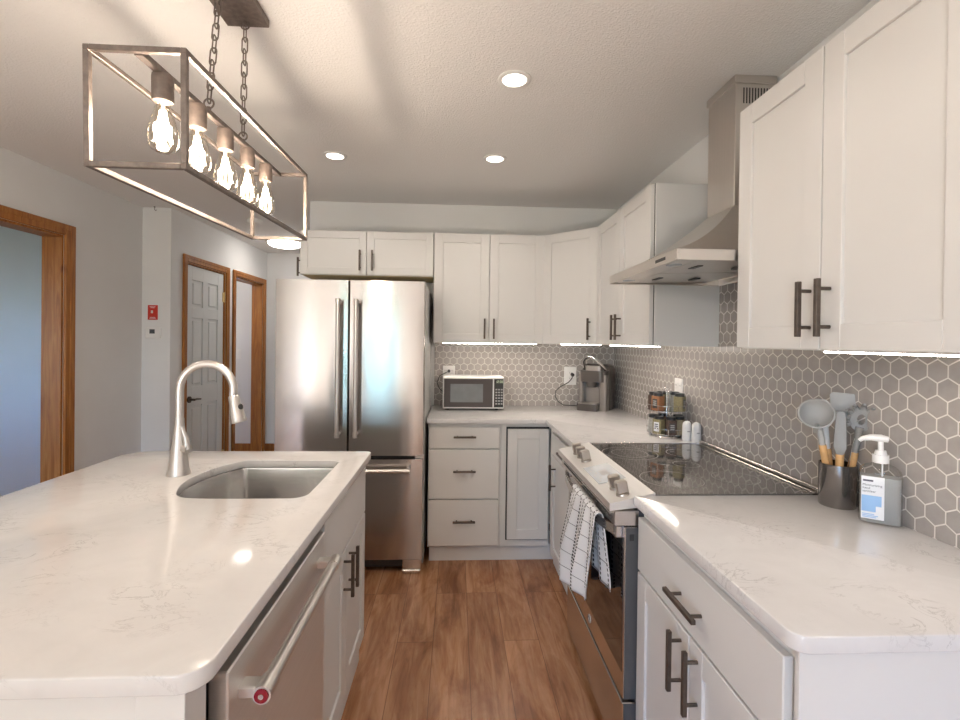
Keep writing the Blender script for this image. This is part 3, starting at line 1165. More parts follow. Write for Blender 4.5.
# cursive monogram ring, as seen on the emblem
b = NB()
tube(b, [(RF - 0.0025, 1.88 + 0.0135 * math.cos(a), 0.293 + 0.0135 * math.sin(a)) for a in [2 * PI * i / 24 for i in range(24)]], 0.0009, 6, ID, True)
tube(b, [(RF - 0.0025, 1.88 + 0.007 * math.cos(a) + 0.002 * math.sin(2 * a), 0.293 + 0.007 * math.sin(a)) for a in [2 * PI * i / 20 for i in range(17)]], 0.0008, 6)
obj('monogram', b, RANGESIDE, em)
sp_ = obj('side_plate', bx(RF + 0.005, RF + 0.044, RY0 + 0.0005, RY0 + 0.003, 0.254, 0.805), RANGESIDE, od, label='dark grey door edge')
dr = obj('storage_drawer', bx(RF, RF + 0.045, RY0 + 0.003, RY1 - 0.003, 0.035, 0.240, 0.003), STEEL, o)
obj('side_plate', bx(RF + 0.005, RF + 0.044, RY0 + 0.0005, RY0 + 0.003, 0.037, 0.238), RANGESIDE, dr, label='dark grey drawer edge')
b = NB()
box(b, RF + 0.016, RF + 0.030, RY0 - 0.001, RY0 + 0.002, 0.765, 0.785)
obj('side_clip', b, DARKGAP, od)

# ------------------------------------------------------------------ dish towel over the oven handle
def towel():
    b = NB()
    uvl = b.loops.layers.uv.new('UVMap')
    nu, W = 48, 0.36
    zt = 0.806
    rows = []
    prof = []
    LF, LB = 0.43, 0.235
    steps = 46
    total = LF + 0.06 + LB
    for j in range(steps + 1):
        prof.append(j / steps * total)
    for j, s in enumerate(prof):
        row = []
        for i in range(nu + 1):
            u = i / nu
            y = 1.930 - 0.33 * u
            ph = u * 2 * PI
            hx = RF - 0.052
            if s < LF:              # front hang, s measured from the bottom hem; longer on the far side
                drop = (LF - s) * (1.04 - 0.36 * u)
                k = min(1, drop / 0.28)
                z = zt - drop - 0.012 * k * math.sin(ph * 2.6 + 0.6)
                fold = 0.016 * math.sin(ph * 2.6 + 0.6) + 0.006 * math.sin(ph * 5.3 + 1)
                x = hx - 0.013 - 0.022 * k + fold * (0.25 + 0.75 * k)
                yy = y + 0.165 * k * (1 - u)
            elif s < LF + 0.06:
                a = (s - LF) / 0.06 * PI
                x = hx - 0.013 * math.cos(a) * 1.0
                z = zt + 0.0125 * math.sin(a)
                yy = y
            else:
                drop = s - LF - 0.06
                k = min(1, drop / 0.2)
                x = hx + 0.013 + 0.010 * k + 0.006 * math.sin(ph * 3.1 + 2) * k
                z = zt - drop
                yy = y - 0.05 * k * (u - 0.1)
            row.append((b.verts.new((x, yy, z)), u * W, s))
        rows.append(row)
    for A, B in zip(rows, rows[1:]):
        for i in range(nu):
            q = (A[i], A[i + 1], B[i + 1], B[i])
            f = b.faces.new([v[0] for v in q])
            f.smooth = True
            for lp, v in zip(f.loops, q):
                lp[uvl].uv = (v[1], v[2])
    return b


tw = obj('dish_towel', towel(), TOWEL, smooth=False, base=(0.49, 1.77, 0.8))
for p in tw.data.polygons:
    p.use_smooth = True
so = tw.modifiers.new('thickness', 'SOLIDIFY')
so.thickness = 0.0025
so.offset = 0
tag(tw, 'white dish towel with black dashed stripes hanging on the oven handle', 'towel')

# ------------------------------------------------------------------ refrigerator
FY = 2.852
o = thing('refrigerator', 'stainless steel french-door refrigerator with bottom freezer', 'refrigerator', (-0.62, 3.2, 0))
obj('body', bx(-1.055, -0.186, FY + 0.072, 3.60, 0.035, 1.742, 0.004), plain('fridge_side_grey', (0.50, 0.49, 0.48), 0.4), o)


def bowed(bm, x0, x1, z0, z1, y, bow, depth, gx0, gx1):
    """door slab whose front bulges a little, profile taken over the whole width gx0..gx1"""
    n = 14
    ring0, ring1 = [], []
    pts = []
    for i in range(n + 1):
        x = x0 + (x1 - x0) * i / n
        t_ = (x - gx0) / (gx1 - gx0) * 2 - 1
        pts.append((x, y + bow * t_ * t_))
    e = 0.006
    front = [(x, yy) for x, yy in pts]
    front[0] = (x0, front[0][1] + e)
    front[-1] = (x1, front[-1][1] + e)
    front.insert(1, (x0 + e * 0.6, pts[0][1] + e * 0.15))
    front.insert(-1, (x1 - e * 0.6, pts[-1][1] + e * 0.15))
    poly = front + [(x1, y + depth), (x0, y + depth)]
    prism(bm, poly, z0, z1)


fx0, fx1, fxm = -1.060, -0.187, -0.633
for (xa, xb, hx) in ((fx0, fxm - 0.003, -0.684), (fxm + 0.003, fx1, -0.580)):
    b = NB()
    bowed(b, xa, xb, 0.712, 1.750, FY, 0.004, 0.070, xa - 0.06, xb + 0.06)
    d = obj('door', b, FRIDGE, o, True)
    b = NB()
    cyl(b, (hx, FY - 0.055, 0.83), (hx, FY - 0.055, 1.635), 0.0125, n=18)
    for zz in (0.845, 1.62):
        cyl(b, (hx, FY + 0.004, zz), (hx, FY - 0.055, zz), 0.010, n=14)
        cyl(b, (hx, FY - 0.055, zz - 0.016), (hx, FY - 0.055, zz + 0.016), 0.0145, n=18)
    obj('handle', b, NICKEL, d, True)
b = NB()
bowed(b, fx0, fx1, 0.092, 0.690, FY, 0.004, 0.070, fx0 - 0.05, fx1 + 0.05)
d = obj('freezer_drawer', b, FRIDGE, o, True)
b = NB()
cyl(b, (-0.97, FY - 0.055, 0.634), (-0.262, FY - 0.055, 0.634), 0.0125, n=18)
for xx in (-0.955, -0.277):
    cyl(b, (xx, FY + 0.006, 0.634), (xx, FY - 0.055, 0.634), 0.010, n=14)
    cyl(b, (xx - 0.016, FY - 0.055, 0.634), (xx + 0.016, FY - 0.055, 0.634), 0.0145, n=18)
obj('handle', b, NICKEL, d, True)
obj('gasket', bx(fx0 + 0.01, fx1 - 0.01, FY + 0.03, FY + 0.071, 0.690, 0.712), DARKGAP, o)
obj('kick_grille', bx(fx0 + 0.03, fx1 - 0.10, FY + 0.035, FY + 0.071, 0.036, 0.088), BLACKP, o)
b = NB()
box(b, fx1 - 0.12, fx1 - 0.005, FY + 0.02, FY + 0.11, 0.02, 0.090, 0.008)
box(b, fx1 - 0.12, fx1 - 0.01, FY + 0.01, FY + 0.10, 0, 0.025, 0.006)
obj('foot', b, STEEL, o)
b = NB()
box(b, fx0 + 0.005, fx0 + 0.12, FY + 0.02, FY + 0.11, 0, 0.090, 0.008)
obj('foot', b, STEEL, o)
obj('hinge', bx(fx1 - 0.05, fx1 + 0.004, FY + 0.02, FY + 0.06, 0.6905, 0.7115, 0.002), NICKEL, o)

# ------------------------------------------------------------------ island
IX0, IX1, IY0, IY1 = -1.372, -0.361, 0.705, 2.108
sink_out = [(-0.458, 1.483), (-0.458, 1.942), (-0.835, 1.948), (-0.878, 1.885), (-0.908, 1.80), (-0.918, 1.72), (-0.910, 1.64), (-0.884, 1.565), (-0.855, 1.512), (-0.80, 1.483)]
sink_rad = [0.045, 0.045, 0.05, 0.1, 0.15, 0.2, 0.15, 0.08, 0.04, 0.06]
hole = round_poly(sink_out, [0.05, 0.04, 0.03, 0, 0, 0, 0, 0, 0, 0])


def smooth_closed(pts, sharp=0, it=2):
    for _ in range(it):
        out = []
        for i in range(len(pts)):
            a, c = Vector(pts[i]), Vector(pts[(i + 1) % len(pts)])
            out += [tuple(a * 0.75 + c * 0.25), tuple(a * 0.25 + c * 0.75)]
        pts = out
    return pts


hole = smooth_closed(hole, it=2)
pts = round_poly([(IX0, IY0), (IX1, IY0), (IX1, IY1), (IX0, IY1)], [0.045, 0.042, 0.03, 0.10], 8)
tag(obj('countertop', slab_bm([pts, hole], CB, CT), QUARTZ, smooth=True, base=(-0.86, 1.4, CB)),
    'white quartz island countertop with the sink cut into it', 'countertop')
# island body: near end panel, back panel, posts
FXI = -0.386
o = thing('island_base', 'white island base panel facing the camera, left of the dishwasher', 'kitchen island', (-0.9, 1.4, 0))
b = NB()
box(b, -1.15, -0.475, 0.742, 0.760, 0, CB - 0.001, 0.001)
box(b, -0.475, -0.402, 0.738, 0.800, 0, CB - 0.001, 0.001)
obj('end_panel', b, CAB, o)
b = NB()
box(b, -1.15, -1.13, 0.760, 2.080, 0, CB - 0.001, 0.001)
obj('back_panel', b, CAB, o)
# sink base cabinet, open at the top for the basin
t = thing('sink_cabinet', 'white island sink base cabinet with two doors below a false drawer front', 'cabinet', (-0.75, 1.78, 0))
SY0, SY1 = 1.446, 2.098
b = NB()
box(b, -1.129, FXI - 0.0205, SY0, SY0 + 0.016, 0.0, CB - 0.001)
box(b, -1.129, FXI - 0.0205, SY1 - 0.018, SY1, 0.0, CB - 0.001)
box(b, -1.129, FXI - 0.0205, SY0 + 0.016, SY1 - 0.018, 0.10, 0.118)
box(b, FXI - 0.040, FXI - 0.0205, SY0 + 0.016, SY1 - 0.018, 0.60, CB - 0.001)
box(b, FXI - 0.035, FXI - 0.0205, SY0 + 0.016, SY1 - 0.018, 0, 0.10)
obj('body', b, CAB, t)
M = frame_m((FXI, SY0, 0), (1, 0, 0))
SW = SY1 - SY0
flat(t, 'false_front', M, 0.003, SW - 0.002, 0.655, 0.862)
d = shaker(t, 'door', M, 0.003, SW / 2 - 0.002 - 0.03, 0.110, 0.647)
pull(d, M, SW / 2 - 0.07, 0.565, 0.150, True)
d = shaker(t, 'door', M, SW / 2 + 0.002 - 0.03, SW - 0.002, 0.110, 0.647)
pull(d, M, SW / 2 + 0.01, 0.56, 0.150, True)

# dishwasher
o = thing('dishwasher', 'stainless steel dishwasher built into the island beside the sink cabinet', 'dishwasher', (-0.75, 1.13, 0))
WY0, WY1 = 0.832, 1.440
obj('tub', bx(-1.05, FXI - 0.03, WY0 + 0.008, WY1 - 0.003, 0.02, 0.850), RANGESIDE, o)
dw_ = obj('door', bx(FXI - 0.03, FXI + 0.004, WY0, WY1, 0.105, 0.828, 0.003), STEELP, o)
obj('toe_panel', bx(FXI - 0.09, FXI - 0.07, WY0 + 0.004, WY1 - 0.004, 0.0, 0.095), BLACKP, o)
obj('top_shade_strip', bx(FXI - 0.0298, FXI - 0.022, WY0 + 0.004, WY1 - 0.004, 0.829, 0.878), BLACKP, o)  # black strip paints the shade between dishwasher door and worktop
b = NB()
hx, hz = -0.338, 0.764
cyl(b, (hx, 0.868, hz), (hx, 1.385, hz), 0.0135, n=24)
for yy in (0.885, 1.372):
    box(b, FXI + 0.002, hx + 0.003, yy - 0.016, yy + 0.016, hz - 0.011, hz + 0.011, 0.003)
    cyl(b, (hx, yy - 0.022, hz), (hx, yy + 0.020, hz), 0.0165, n=24)
hd = obj('handle', b, NICKEL, dw_, True, label='round bar handle on two brackets')
# medallion on the end of the bar
b2 = NB()
cyl(b2, (hx, 0.8605, hz), (hx, 0.8635, hz), 0.0128, n=28)
hm = obj('medallion', b2, REDRING, dw_, label='red ringed end medallion')
b2 = NB()
cyl(b2, (hx, 0.859, hz), (hx, 0.862, hz), 0.0048, n=20)
obj('medallion_centre', b2, CHROME, dw_)

# sink basin
o = thing('sink', 'stainless steel undermount sink with a rounded back edge, set in the island', 'sink', (-0.68, 1.71, 0.68))
ctr = Vector((sum(p[0] for p in hole) / len(hole), sum(p[1] for p in hole) / len(hole)))


def ofs(k, z, grow=0.0):
    out = []
    for p in hole:
        v_ = Vector(p) - ctr
        l = v_.length
        q = ctr + v_ * ((l + grow) / l) * k
        out.append((q.x, q.y, z))
    return out


b = NB()
zs = CB - 0.0015
loft(b, [ofs(1, zs, 0.022), ofs(1, zs, 0.003), ofs(1, zs - 0.006, 0.001), ofs(0.985, 0.72, 0), ofs(0.96, 0.700, 0), ofs(0.90, 0.692, 0), ofs(0.12, 0.688, 0)], True, False, True)
obj('basin', b, SINKS, o, True)
b = NB()
cyl(b, (ctr.x, ctr.y, 0.6885), (ctr.x, ctr.y, 0.692), 0.042, n=28)
dn = obj('drain', b, CHROME, o, True)

# faucet
FXF, FYF = -0.980, 1.748
o = thing('faucet', 'tall brushed nickel gooseneck pull-down faucet behind the island sink', 'faucet', (FXF, FYF, CT))
b = NB()
T = Matrix.Translation((FXF, FYF, CT))
lathe(b, [(0.038, 0), (0.038, 0.006), (0.034, 0.02), (0.029, 0.06), (0.023, 0.115), (0.0185, 0.155), (0.0155, 0.185), (0.0150, 0.20)], 28, T)
obj('base', b, NICKEL, o, True)
b = NB()
ra = 0.094
cx_, cz_ = FXF + ra, 1.213
path = [(FXF, FYF, CT + 0.19), (FXF, FYF, 1.15)]
for i in range(17):
    a = PI - (PI + 0.20) * i / 16
    path.append((cx_ + ra * math.cos(a), FYF, cz_ + ra * math.sin(a)))
tube(b, path, 0.0138, 18)
obj('spout', b, NICKEL, o, True)
p1 = Vector(path[-1])
dr_ = (p1 - Vector(path[-2])).normalized()
dr_ = Vector((0.22, 0, -0.975))
b = NB()
q = dr_.to_track_quat('Z', 'Y').to_matrix().to_4x4()
lathe(b, [(0.0150, 0), (0.0175, 0.004), (0.0190, 0.03), (0.0250, 0.078), (0.0280, 0.094), (0.0260, 0.098)], 24, Matrix.Translation(p1) @ q)
sh = obj('spray_head', b, NICKEL, o, True)
b = NB()
MM = Matrix.Translation(p1) @ q
pb = p1 + dr_ * 0.045 + Vector((0.0175, -0.006, 0.004))
cyl(b, pb, pb + Vector((0.004, -0.001, 0.001)), 0.010, n=16)
obj('spray_button', b, BLACKP, sh, label='dark oval spray button')
b = NB()
cyl(b, (FXF + 0.012, FYF - 0.004, 1.005), (FXF + 0.042, FYF - 0.016, 1.005), 0.0155, n=20)
tube(b, [(FXF + 0.036, FYF - 0.014, 1.005), (FXF + 0.031, FYF - 0.015, 1.045), (FXF + 0.016, FYF - 0.016, 1.085)], [0.011, 0.0085, 0.005], 12)
obj('lever', b, NICKEL, o, True)

# ------------------------------------------------------------------ pendant
PX, PW, PY0, PY1, PZ0, PZ1 = -0.682, 0.199, 1.052, 1.866, 1.774, 2.016
o = thing('pendant_light', 'bronze open-frame linear pendant with five teardrop bulbs above the island', 'pendant light', (PX, 1.45, PZ0))
b = NB()
s = 0.006
xa, xb = PX - PW / 2, PX + PW / 2
for xx in (xa, xb):
    for zz in (PZ0, PZ1):
        box(b, xx - s, xx + s, PY0 - s, PY1 + s, zz - s, zz + s, 0.001)
    for yy in (PY0, PY1):
        box(b, xx - s, xx + s, yy - s, yy + s, PZ0 + s, PZ1 - s, 0.001)
for yy in (PY0, PY1):
    for zz in (PZ0, PZ1):
        box(b, xa + s, xb - s, yy - s, yy + s, zz - s, zz + s, 0.001)
obj('frame', b, PEND, o)
obj('centre_bar', bx(PX - 0.009, PX + 0.009, PY0 + s, PY1 - s, PZ1 - 0.008, PZ1 + 0.006, 0.001), PEND, o)
CYc0, CYc1 = 1.265, 1.585
obj('canopy', bx(PX - 0.066, PX + 0.066, CYc0, CYc1, ZC - 0.026, ZC - 0.0005, 0.002), PEND, o)


def chain(y0, y1):
    b = NB()
    zt, zb = ZC - 0.028, PZ1 + 0.006
    # loop at both ends
    for zz, yy in ((zt - 0.008, y1), (zb + 0.018, y0)):
        tube(b, [(PX + 0.013 * math.cos(a), yy, zz + 0.013 * math.sin(a)) for a in [2 * PI * i / 16 for i in range(16)]], 0.0026, 6, ID, True)
    cyl(b, (PX, y0, zb - 0.002), (PX, y0, zb + 0.008), 0.006, n=12)
    cyl(b, (PX, y1, zt - 0.002), (PX, y1, zt + 0.006), 0.007, n=12)
    A, B = Vector((PX, y0, zb + 0.026)), Vector((PX, y1, zt - 0.016))
    n = 9
    step = (B - A) / n
    L_ = step.length
    zdir = step.normalized()
    for i in range(n):
        c = A + step * (i + 0.5)
        sd = Vector((1, 0, 0)) if i % 2 else zdir.cross(Vector((1, 0, 0))).normalized()
        pts = []
        hl, w = L_ * 0.68, 0.0085
        for j in range(20):
            a = 2 * PI * j / 20
            ca, sa = math.cos(a), math.sin(a)
            pts.append(c + sd * w * max(-1, min(1, 1.25 * ca)) + zdir * (hl * max(-1, min(1, 1.12 * sa))))
        tube(b, pts, 0.0022, 6, ID, True)
    return b


obj('chain', chain(1.343, 1.395), PEND, o, True)
obj('chain', chain(1.552, 1.560), PEND, o, True)
BY = [1.144, 1.290, 1.442, 1.590, 1.738]
for i, yy in enumerate(BY):
    b = NB()
    T = Matrix.Translation((PX, yy, 0))
    lathe(b, [(0.008, PZ1 - 0.004), (0.008, 2.012), (0.0215, 2.010), (0.0225, 2.004), (0.0225, 1.955), (0.0205, 1.950)], 24, T)
    obj('socket', b, SOCK, o, True)
    b = NB()
    prof = [(0.0135, 1.952), (0.0150, 1.944), (0.0185, 1.930), (0.0245, 1.908), (0.0300, 1.885), (0.0318, 1.868), (0.0300, 1.852), (0.0235, 1.840), (0.0120, 1.8335), (0.002, 1.832)]
    lathe(b, prof, 28, T, False, True)
    bl = obj('bulb', b, BULBG, o, True)
    b = NB()
    for k in range(8):
        a0, a1 = 2 * PI * k / 8, 2 * PI * (k + 0.5) / 8
        tube(b, [(PX + 0.006 * math.cos(a0), yy + 0.006 * math.sin(a0), 1.930), (PX + 0.019 * math.cos(a1), yy + 0.019 * math.sin(a1), 1.858),
                 (PX + 0.006 * math.cos(a0 + PI / 4), yy + 0.006 * math.sin(a0 + PI / 4), 1.928)], 0.0011, 5)
    cyl(b, (PX, yy, 1.90), (PX, yy, 1.95), 0.003, n=8)
    obj('filament', b, FILA, bl)
    point('pendant_bulb_glow', (PX, yy, 1.888), PENDANT_W, WARM, 0.02)


for c_ in o.children:
    if c_.name.split('.')[0] in ('frame', 'centre_bar', 'socket', 'bulb'):
        c_.rotation_euler.x = 0.024      # the frame hangs a touch low at its near end

# ------------------------------------------------------------------ ceiling lights
for (x, y, lab) in ((0.218, 1.873, 'round recessed ceiling light nearest the camera'),
                    (0.208, 2.690, 'round recessed ceiling light in front of the tall wall cabinets'),
                    (-0.690, 2.721, 'round recessed ceiling light in front of the refrigerator cabinet')):
    o = thing('recessed_light', lab, 'ceiling light', (x, y, ZC), 'recessed ceiling lights')
    b = NB()
    T = Matrix.Translation((x, y, ZC))
    lathe(b, [(0.066, -0.0005), (0.066, -0.004), (0.060, -0.007), (0.048, -0.006), (0.046, -0.0005)], 32, T, False, False)
    obj('trim_ring', b, WHITEP, o, True)
    b = NB()
    cyl(b, (x, y, ZC - 0.004), (x, y, ZC - 0.001), 0.046, n=32)
    obj('lens', b, LENS, o)
    spot('recessed_glow', (x, y, ZC - 0.012), RECESSED_W, NEUTRAL, 150, 0.045, 0.5)
spot('left_wall_fill', (-1.95, 1.5, ZC - 0.012), RECESSED_W, NEUTRAL, 150, 0.045, 0.5)  # added unseen spot without a fixture, brightens the left wall
spot('overhead_fill', (0.22, 0.6, ZC - 0.012), RECESSED_W, NEUTRAL, 150, 0.045, 0.5)  # added spot above the view, no fixture built, extra overhead light

o = thing('flush_light', 'white dome flush ceiling light in the hallway beyond the pendant', 'ceiling light', (-1.81, 5.13, ZC))
b = NB()
T = Matrix.Translation((-1.81, 5.13, ZC))
lathe(b, [(0.19, -0.0005), (0.19, -0.022), (0.182, -0.026)], 36, T)
obj('base_ring', b, NICKEL, o, True)
b = NB()
lathe(b, [(0.172, -0.026), (0.163, -0.042), (0.135, -0.058), (0.09, -0.069), (0.03, -0.074), (0.002, -0.075)], 36, T, True, True)
obj('dome', b, DOME, o, True)
point('bath_fill', (-3.0, 4.9, 2.1), 14, NEUTRAL, 0.12)  # added lamp without a fixture, brightens the room behind the open doorway
b = NB()
lathe(b, [(0.062, -0.0005), (0.062, -0.02), (0.05, -0.036), (0.02, -0.038)], 28, Matrix.Translation((-1.76, 4.25, ZC)))
tag(obj('smoke_detector', b, WHITEP, smooth=True), 'small round white smoke detector on the hallway ceiling', 'smoke detector')
b = NB()
cyl(b, (-2.391, 3.90, ZC - 0.006), (-2.391, 3.90, ZC), 0.006, n=10)
tube(b, [(-2.391, 3.90, ZC - 0.004), (-2.391, 3.90, ZC - 0.022), (-2.383, 3.90, ZC - 0.032), (-2.374, 3.90, ZC - 0.026)], 0.0022, 6)
tag(obj('ceiling_hook', b, BRONZE), 'tiny dark hook screwed in the ceiling above the thermostat', 'hook')

# ------------------------------------------------------------------ wall devices
o = thing('switch_plate', 'red switch plate on the wall above the thermostat', 'switch', (-2.414, YJ, 1.596))
obj('plate', bx(-2.452, -2.376, YJ - 0.007, YJ, 1.538, 1.655, 0.002), RED, o)
obj('toggle', bx(-2.420, -2.410, YJ - 0.020, YJ - 0.006, 1.590, 1.612, 0.002), WHITEP, o, label='small white toggle')
for rows in (((1.640, 0.045), (1.632, 0.03)), ((1.556, 0.04), (1.548, 0.05))):
    b = NB()
    for zz, w in rows:
        box(b, -2.414 - w / 2, -2.414 + w / 2, YJ - 0.0076, YJ - 0.0068, zz, zz + 0.003)
    obj('lettering', b, LABELW, o)
o = thing('thermostat', 'square white wall thermostat below the red switch plate', 'thermostat', (-2.40, YJ, 1.43))
obj('case', bx(-2.458, -2.345, YJ - 0.025, YJ, 1.388, 1.480, 0.005), WHITEP, o)
obj('screen', bx(-2.425, -2.385, YJ - 0.0262, YJ - 0.024, 1.428, 1.462), RANGESIDE, o)
o = thing('light_switch', 'white light switch plate on the wall inside the open doorway', 'switch', (-2.612, YE, 1.21))
obj('plate', bx(-2.648, -2.576, YE - 0.006, YE, 1.152, 1.268, 0.002), WHITEP, o)
obj('rocker', bx(-2.628, -2.596, YE - 0.010, YE - 0.005, 1.178, 1.242, 0.001), WHITEP, o)


def outlet(label, M, w, h, n):
    """M: local x along wall, y into wall, z up, origin at plate centre on the surface"""
    o = thing('wall_outlet', label, 'outlet', M @ Vector((0, 0, 0)))
    obj('plate', bx(-w / 2, w / 2, -0.006, 0, -h / 2, h / 2, 0.002, M), WHITEP, o)
    for i in range(n):
        xx = (i - (n - 1) / 2) * 0.046
        for zz in (-0.02, 0.02):
            b = NB()
            box(b, xx - 0.014, xx + 0.014, -0.0085, -0.005, zz - 0.014, zz + 0.014, 0.003, M)
            s_ = obj('socket', b, WHITEP, o)
            b = NB()
            for dx in (-0.006, 0.006):
                box(b, xx + dx - 0.001, xx + dx + 0.001, -0.0089, -0.0083, zz - 0.003, zz + 0.006, 0, M)
            obj('slots', b, DARKGAP, s_)
    return o


YT = YB - 0.008
outlet('white wall outlet behind the microwave with its cord plugged in', frame_m((-0.050, YT, 1.152), (0, -1, 0)), 0.092, 0.118, 2)
outlet('white wall outlet beside the coffee maker with its black cord', frame_m((0.880, YT, 1.142), (0, -1, 0)), 0.094, 0.14, 1)
outlet('white wall outlet on the right wall behind the spice rack', frame_m((XR - 0.008, 2.546, 1.150), (-1, 0, 0)), 0.092, 0.118, 2)

# ------------------------------------------------------------------ microwave
o = thing('microwave', 'white countertop microwave with black door beside the refrigerator', 'microwave', (0.13, 3.46, CT))
mx0, mx1, my0, my1, mz0, mz1 = -0.089, 0.345, 3.352, 3.595, 0.924, 1.146
obj('body', bx(mx0, mx1, my0 + 0.014, my1, mz0, mz1, 0.008, ID, 2), WHITEP, o)
b = NB()
box(b, mx0 + 0.001, mx1 - 0.001, my0, my0 + 0.014, mz0, mz1 - 0.001, 0.004)
obj('front_frame', b, WHITEP, o)
md = obj('door', bx(mx0 + 0.010, mx0 + 0.352, my0 - 0.004, my0 + 0.004, mz0 + 0.010, mz1 - 0.012, 0.002), MICROD, o)
obj('window', bx(mx0 + 0.055, mx0 + 0.284, my0 - 0.0052, my0 - 0.003, mz0 + 0.045, mz1 - 0.048), MICROG, md)
obj('handle', bx(mx0 + 0.353, mx0 + 0.360, my0 - 0.007, my0 + 0.004, mz0 + 0.010, mz1 - 0.012, 0.002), LABELW, md)
kp = obj('keypad', bx(mx0 + 0.362, mx1 - 0.006, my0 - 0.003, my0 + 0.004, mz0 + 0.010, mz1 - 0.012, 0.001), BLACKP, o)
b = NB()
for r_ in range(6):
    for c in range(3):
        xx = mx0 + 0.372 + c * 0.019
        zz = mz0 + 0.030 + r_ * 0.020
        box(b, xx, xx + 0.013, my0 - 0.0038, my0 - 0.0028, zz, zz + 0.010)
obj('buttons', b, GREYTXT, kp)
b = NB()
D7 = {'1': 'bc', '2': 'abged', '0': 'abcdef'}
SEG = {'a': (0, 1, .5, 0), 'g': (0, .5, .5, 0), 'd': (0, 0, .5, 0), 'f': (0, .5, 0, .5), 'e': (0, 0, 0, .5), 'b': (.5, .5, 0, .5), 'c': (.5, 0, 0, .5)}
for k, ch_ in enumerate('1200'):
    for sname in D7[ch_]:
        sx_, sz_, ww, hh_ = SEG[sname]
        x0_ = mx0 + 0.374 + k * 0.0125 + (0.003 if k > 1 else 0)
        box(b, x0_ + sx_ * 0.013, x0_ + (sx_ + ww) * 0.013 + 0.0015, my0 - 0.0038, my0 - 0.0028, mz1 - 0.040 + sz_ * 0.015, mz1 - 0.040 + (sz_ + hh_) * 0.015 + 0.0015)
obj('display', b, GREENLED, kp, label='green glowing digits')
for xx in (mx0 + 0.03, mx1 - 0.05):
    for yy in (my0 + 0.03, my1 - 0.04):
        b = NB()
        cyl(b, (xx, yy, CT), (xx, yy, mz0 + 0.001), 0.012, n=12)
        obj('foot', b, BLACKP, o)
b = NB()
tube(b, [(-0.05, YT - 0.022, 1.170), (-0.075, YT - 0.030, 1.158), (-0.118, YT - 0.035, 1.135), (-0.138, YT - 0.035, 1.085), (-0.120, YT - 0.03, 1.04), (-0.088, YT - 0.04, 1.015)], 0.0032, 8)
box(b, -0.060, -0.040, YT - 0.034, YT - 0.009, 1.160, 1.182, 0.004)
obj('cord', b, BLACKP, o, True)

# ------------------------------------------------------------------ coffee maker
MC = Matrix.Translation((1.028, 3.440, CT)) @ Matrix.Rotation(R(-36), 4, 'Z')
o = thing('coffee_maker', 'grey single-serve coffee maker with raised silver handle, in the counter corner', 'coffee maker', MC @ Vector((0, 0, 0)))


def rbox(bm, x0, x1, y0, y1, z0, z1, r, M, taper=0.0):
    p = round_poly([(x0, y0), (x1, y0), (x1, y1), (x0, y1)], [r] * 4, 5)
    prism(bm, p, z0, z1, M)


b = NB()
# main rear housing with domed top
ringz = []
for (z, k) in ((0.0, 1), (0.02, 1.0), (0.25, 1.04), (0.29, 1.02), (0.318, 0.92), (0.330, 0.70)):
    p = round_poly([(-0.105 * k, -0.02), (0.105 * k, -0.02), (0.105 * k, 0.14 * (0.9 + 0.1 * k)), (-0.105 * k, 0.14 * (0.9 + 0.1 * k))], [0.035, 0.035, 0.05, 0.05], 5)
    ringz.append([MC @ Vector((x, y, z)) for x, y in p])
loft(b, ringz, True, True, True)
obj('body', b, KEURIGD, o, True)
b = NB()
for xa_, xb_ in ((0.052, 0.104), (-0.104, -0.072)):
    rbox(b, xa_, xb_, -0.085, -0.015, 0.0, 0.255, 0.012, MC)
obj('side_column', b, KEURIG, o, True)
b = NB()
p = round_poly([(-0.095, -0.10), (0.095, -0.10), (0.100, 0.0), (-0.100, 0.0)], [0.045, 0.045, 0.01, 0.01], 6)
prism(b, p, 0.205, 0.285, MC)
obj('brew_head', b, KEURIGD, o, True)
b = NB()
cyl(b, MC @ Vector((-0.010, -0.060, 0.207)), MC @ Vector((-0.010, -0.060, 0.165)), 0.042, 0.034, 24)
obj('spout', b, KEURIGD, o, True)
b = NB()
rbox(b, -0.100, 0.055, -0.135, -0.02, 0.0, 0.048, 0.02, MC)
dt = obj('drip_tray', b, KEURIGD, o, True)
b = NB()
rbox(b, -0.090, 0.045, -0.128, -0.03, 0.048, 0.052, 0.016, MC)
obj('tray_plate', b, KEURIGL, dt, True)
obj('back_plate', bx(-0.074, 0.054, -0.024, -0.016, 0.05, 0.206, 0, MC), KEURIGL, o)
b = NB()
hp = []
for i in range(15):
    a = PI * i / 14
    hp.append(MC @ Vector((-0.075 * math.cos(a) - 0.0, -0.085 - 0.004 * math.sin(a), 0.285 + 0.085 * math.sin(a) ** 0.8)))
hp = [MC @ Vector((-0.072, -0.02, 0.285))] + [MC @ Vector((-0.080 + 0.16 * i / 12, -0.055 - 0.055 * math.sin(PI * i / 12), 0.300 + 0.088 * math.sin(PI * (0.18 + 0.82 * i / 12)) ** 0.9)) for i in range(13)] + [MC @ Vector((0.078, -0.02, 0.285))]
tube(b, hp, 0.011, 10)
obj('handle', b, CHROME, o, True, label='bright silver arched handle')
b = NB()
rbox(b, -0.060, 0.060, -0.075, 0.02, 0.285, 0.318, 0.02, MC)
obj('lid', b, KEURIGL, o, True)
b = NB()
tube(b, [(0.893, YT - 0.02, 1.150), (0.889, YT - 0.028, 1.125), (0.860, YT - 0.03, 1.092), (0.800, YT - 0.03, 1.060), (0.765, YT - 0.03, 1.030), (0.760, YT - 0.03, 0.985), (0.785, YT - 0.03, 0.945), (0.825, YT - 0.035, 0.921), (0.92, YT - 0.04, 0.9165), (0.98, YT - 0.05, 0.9165)], 0.0033, 8)
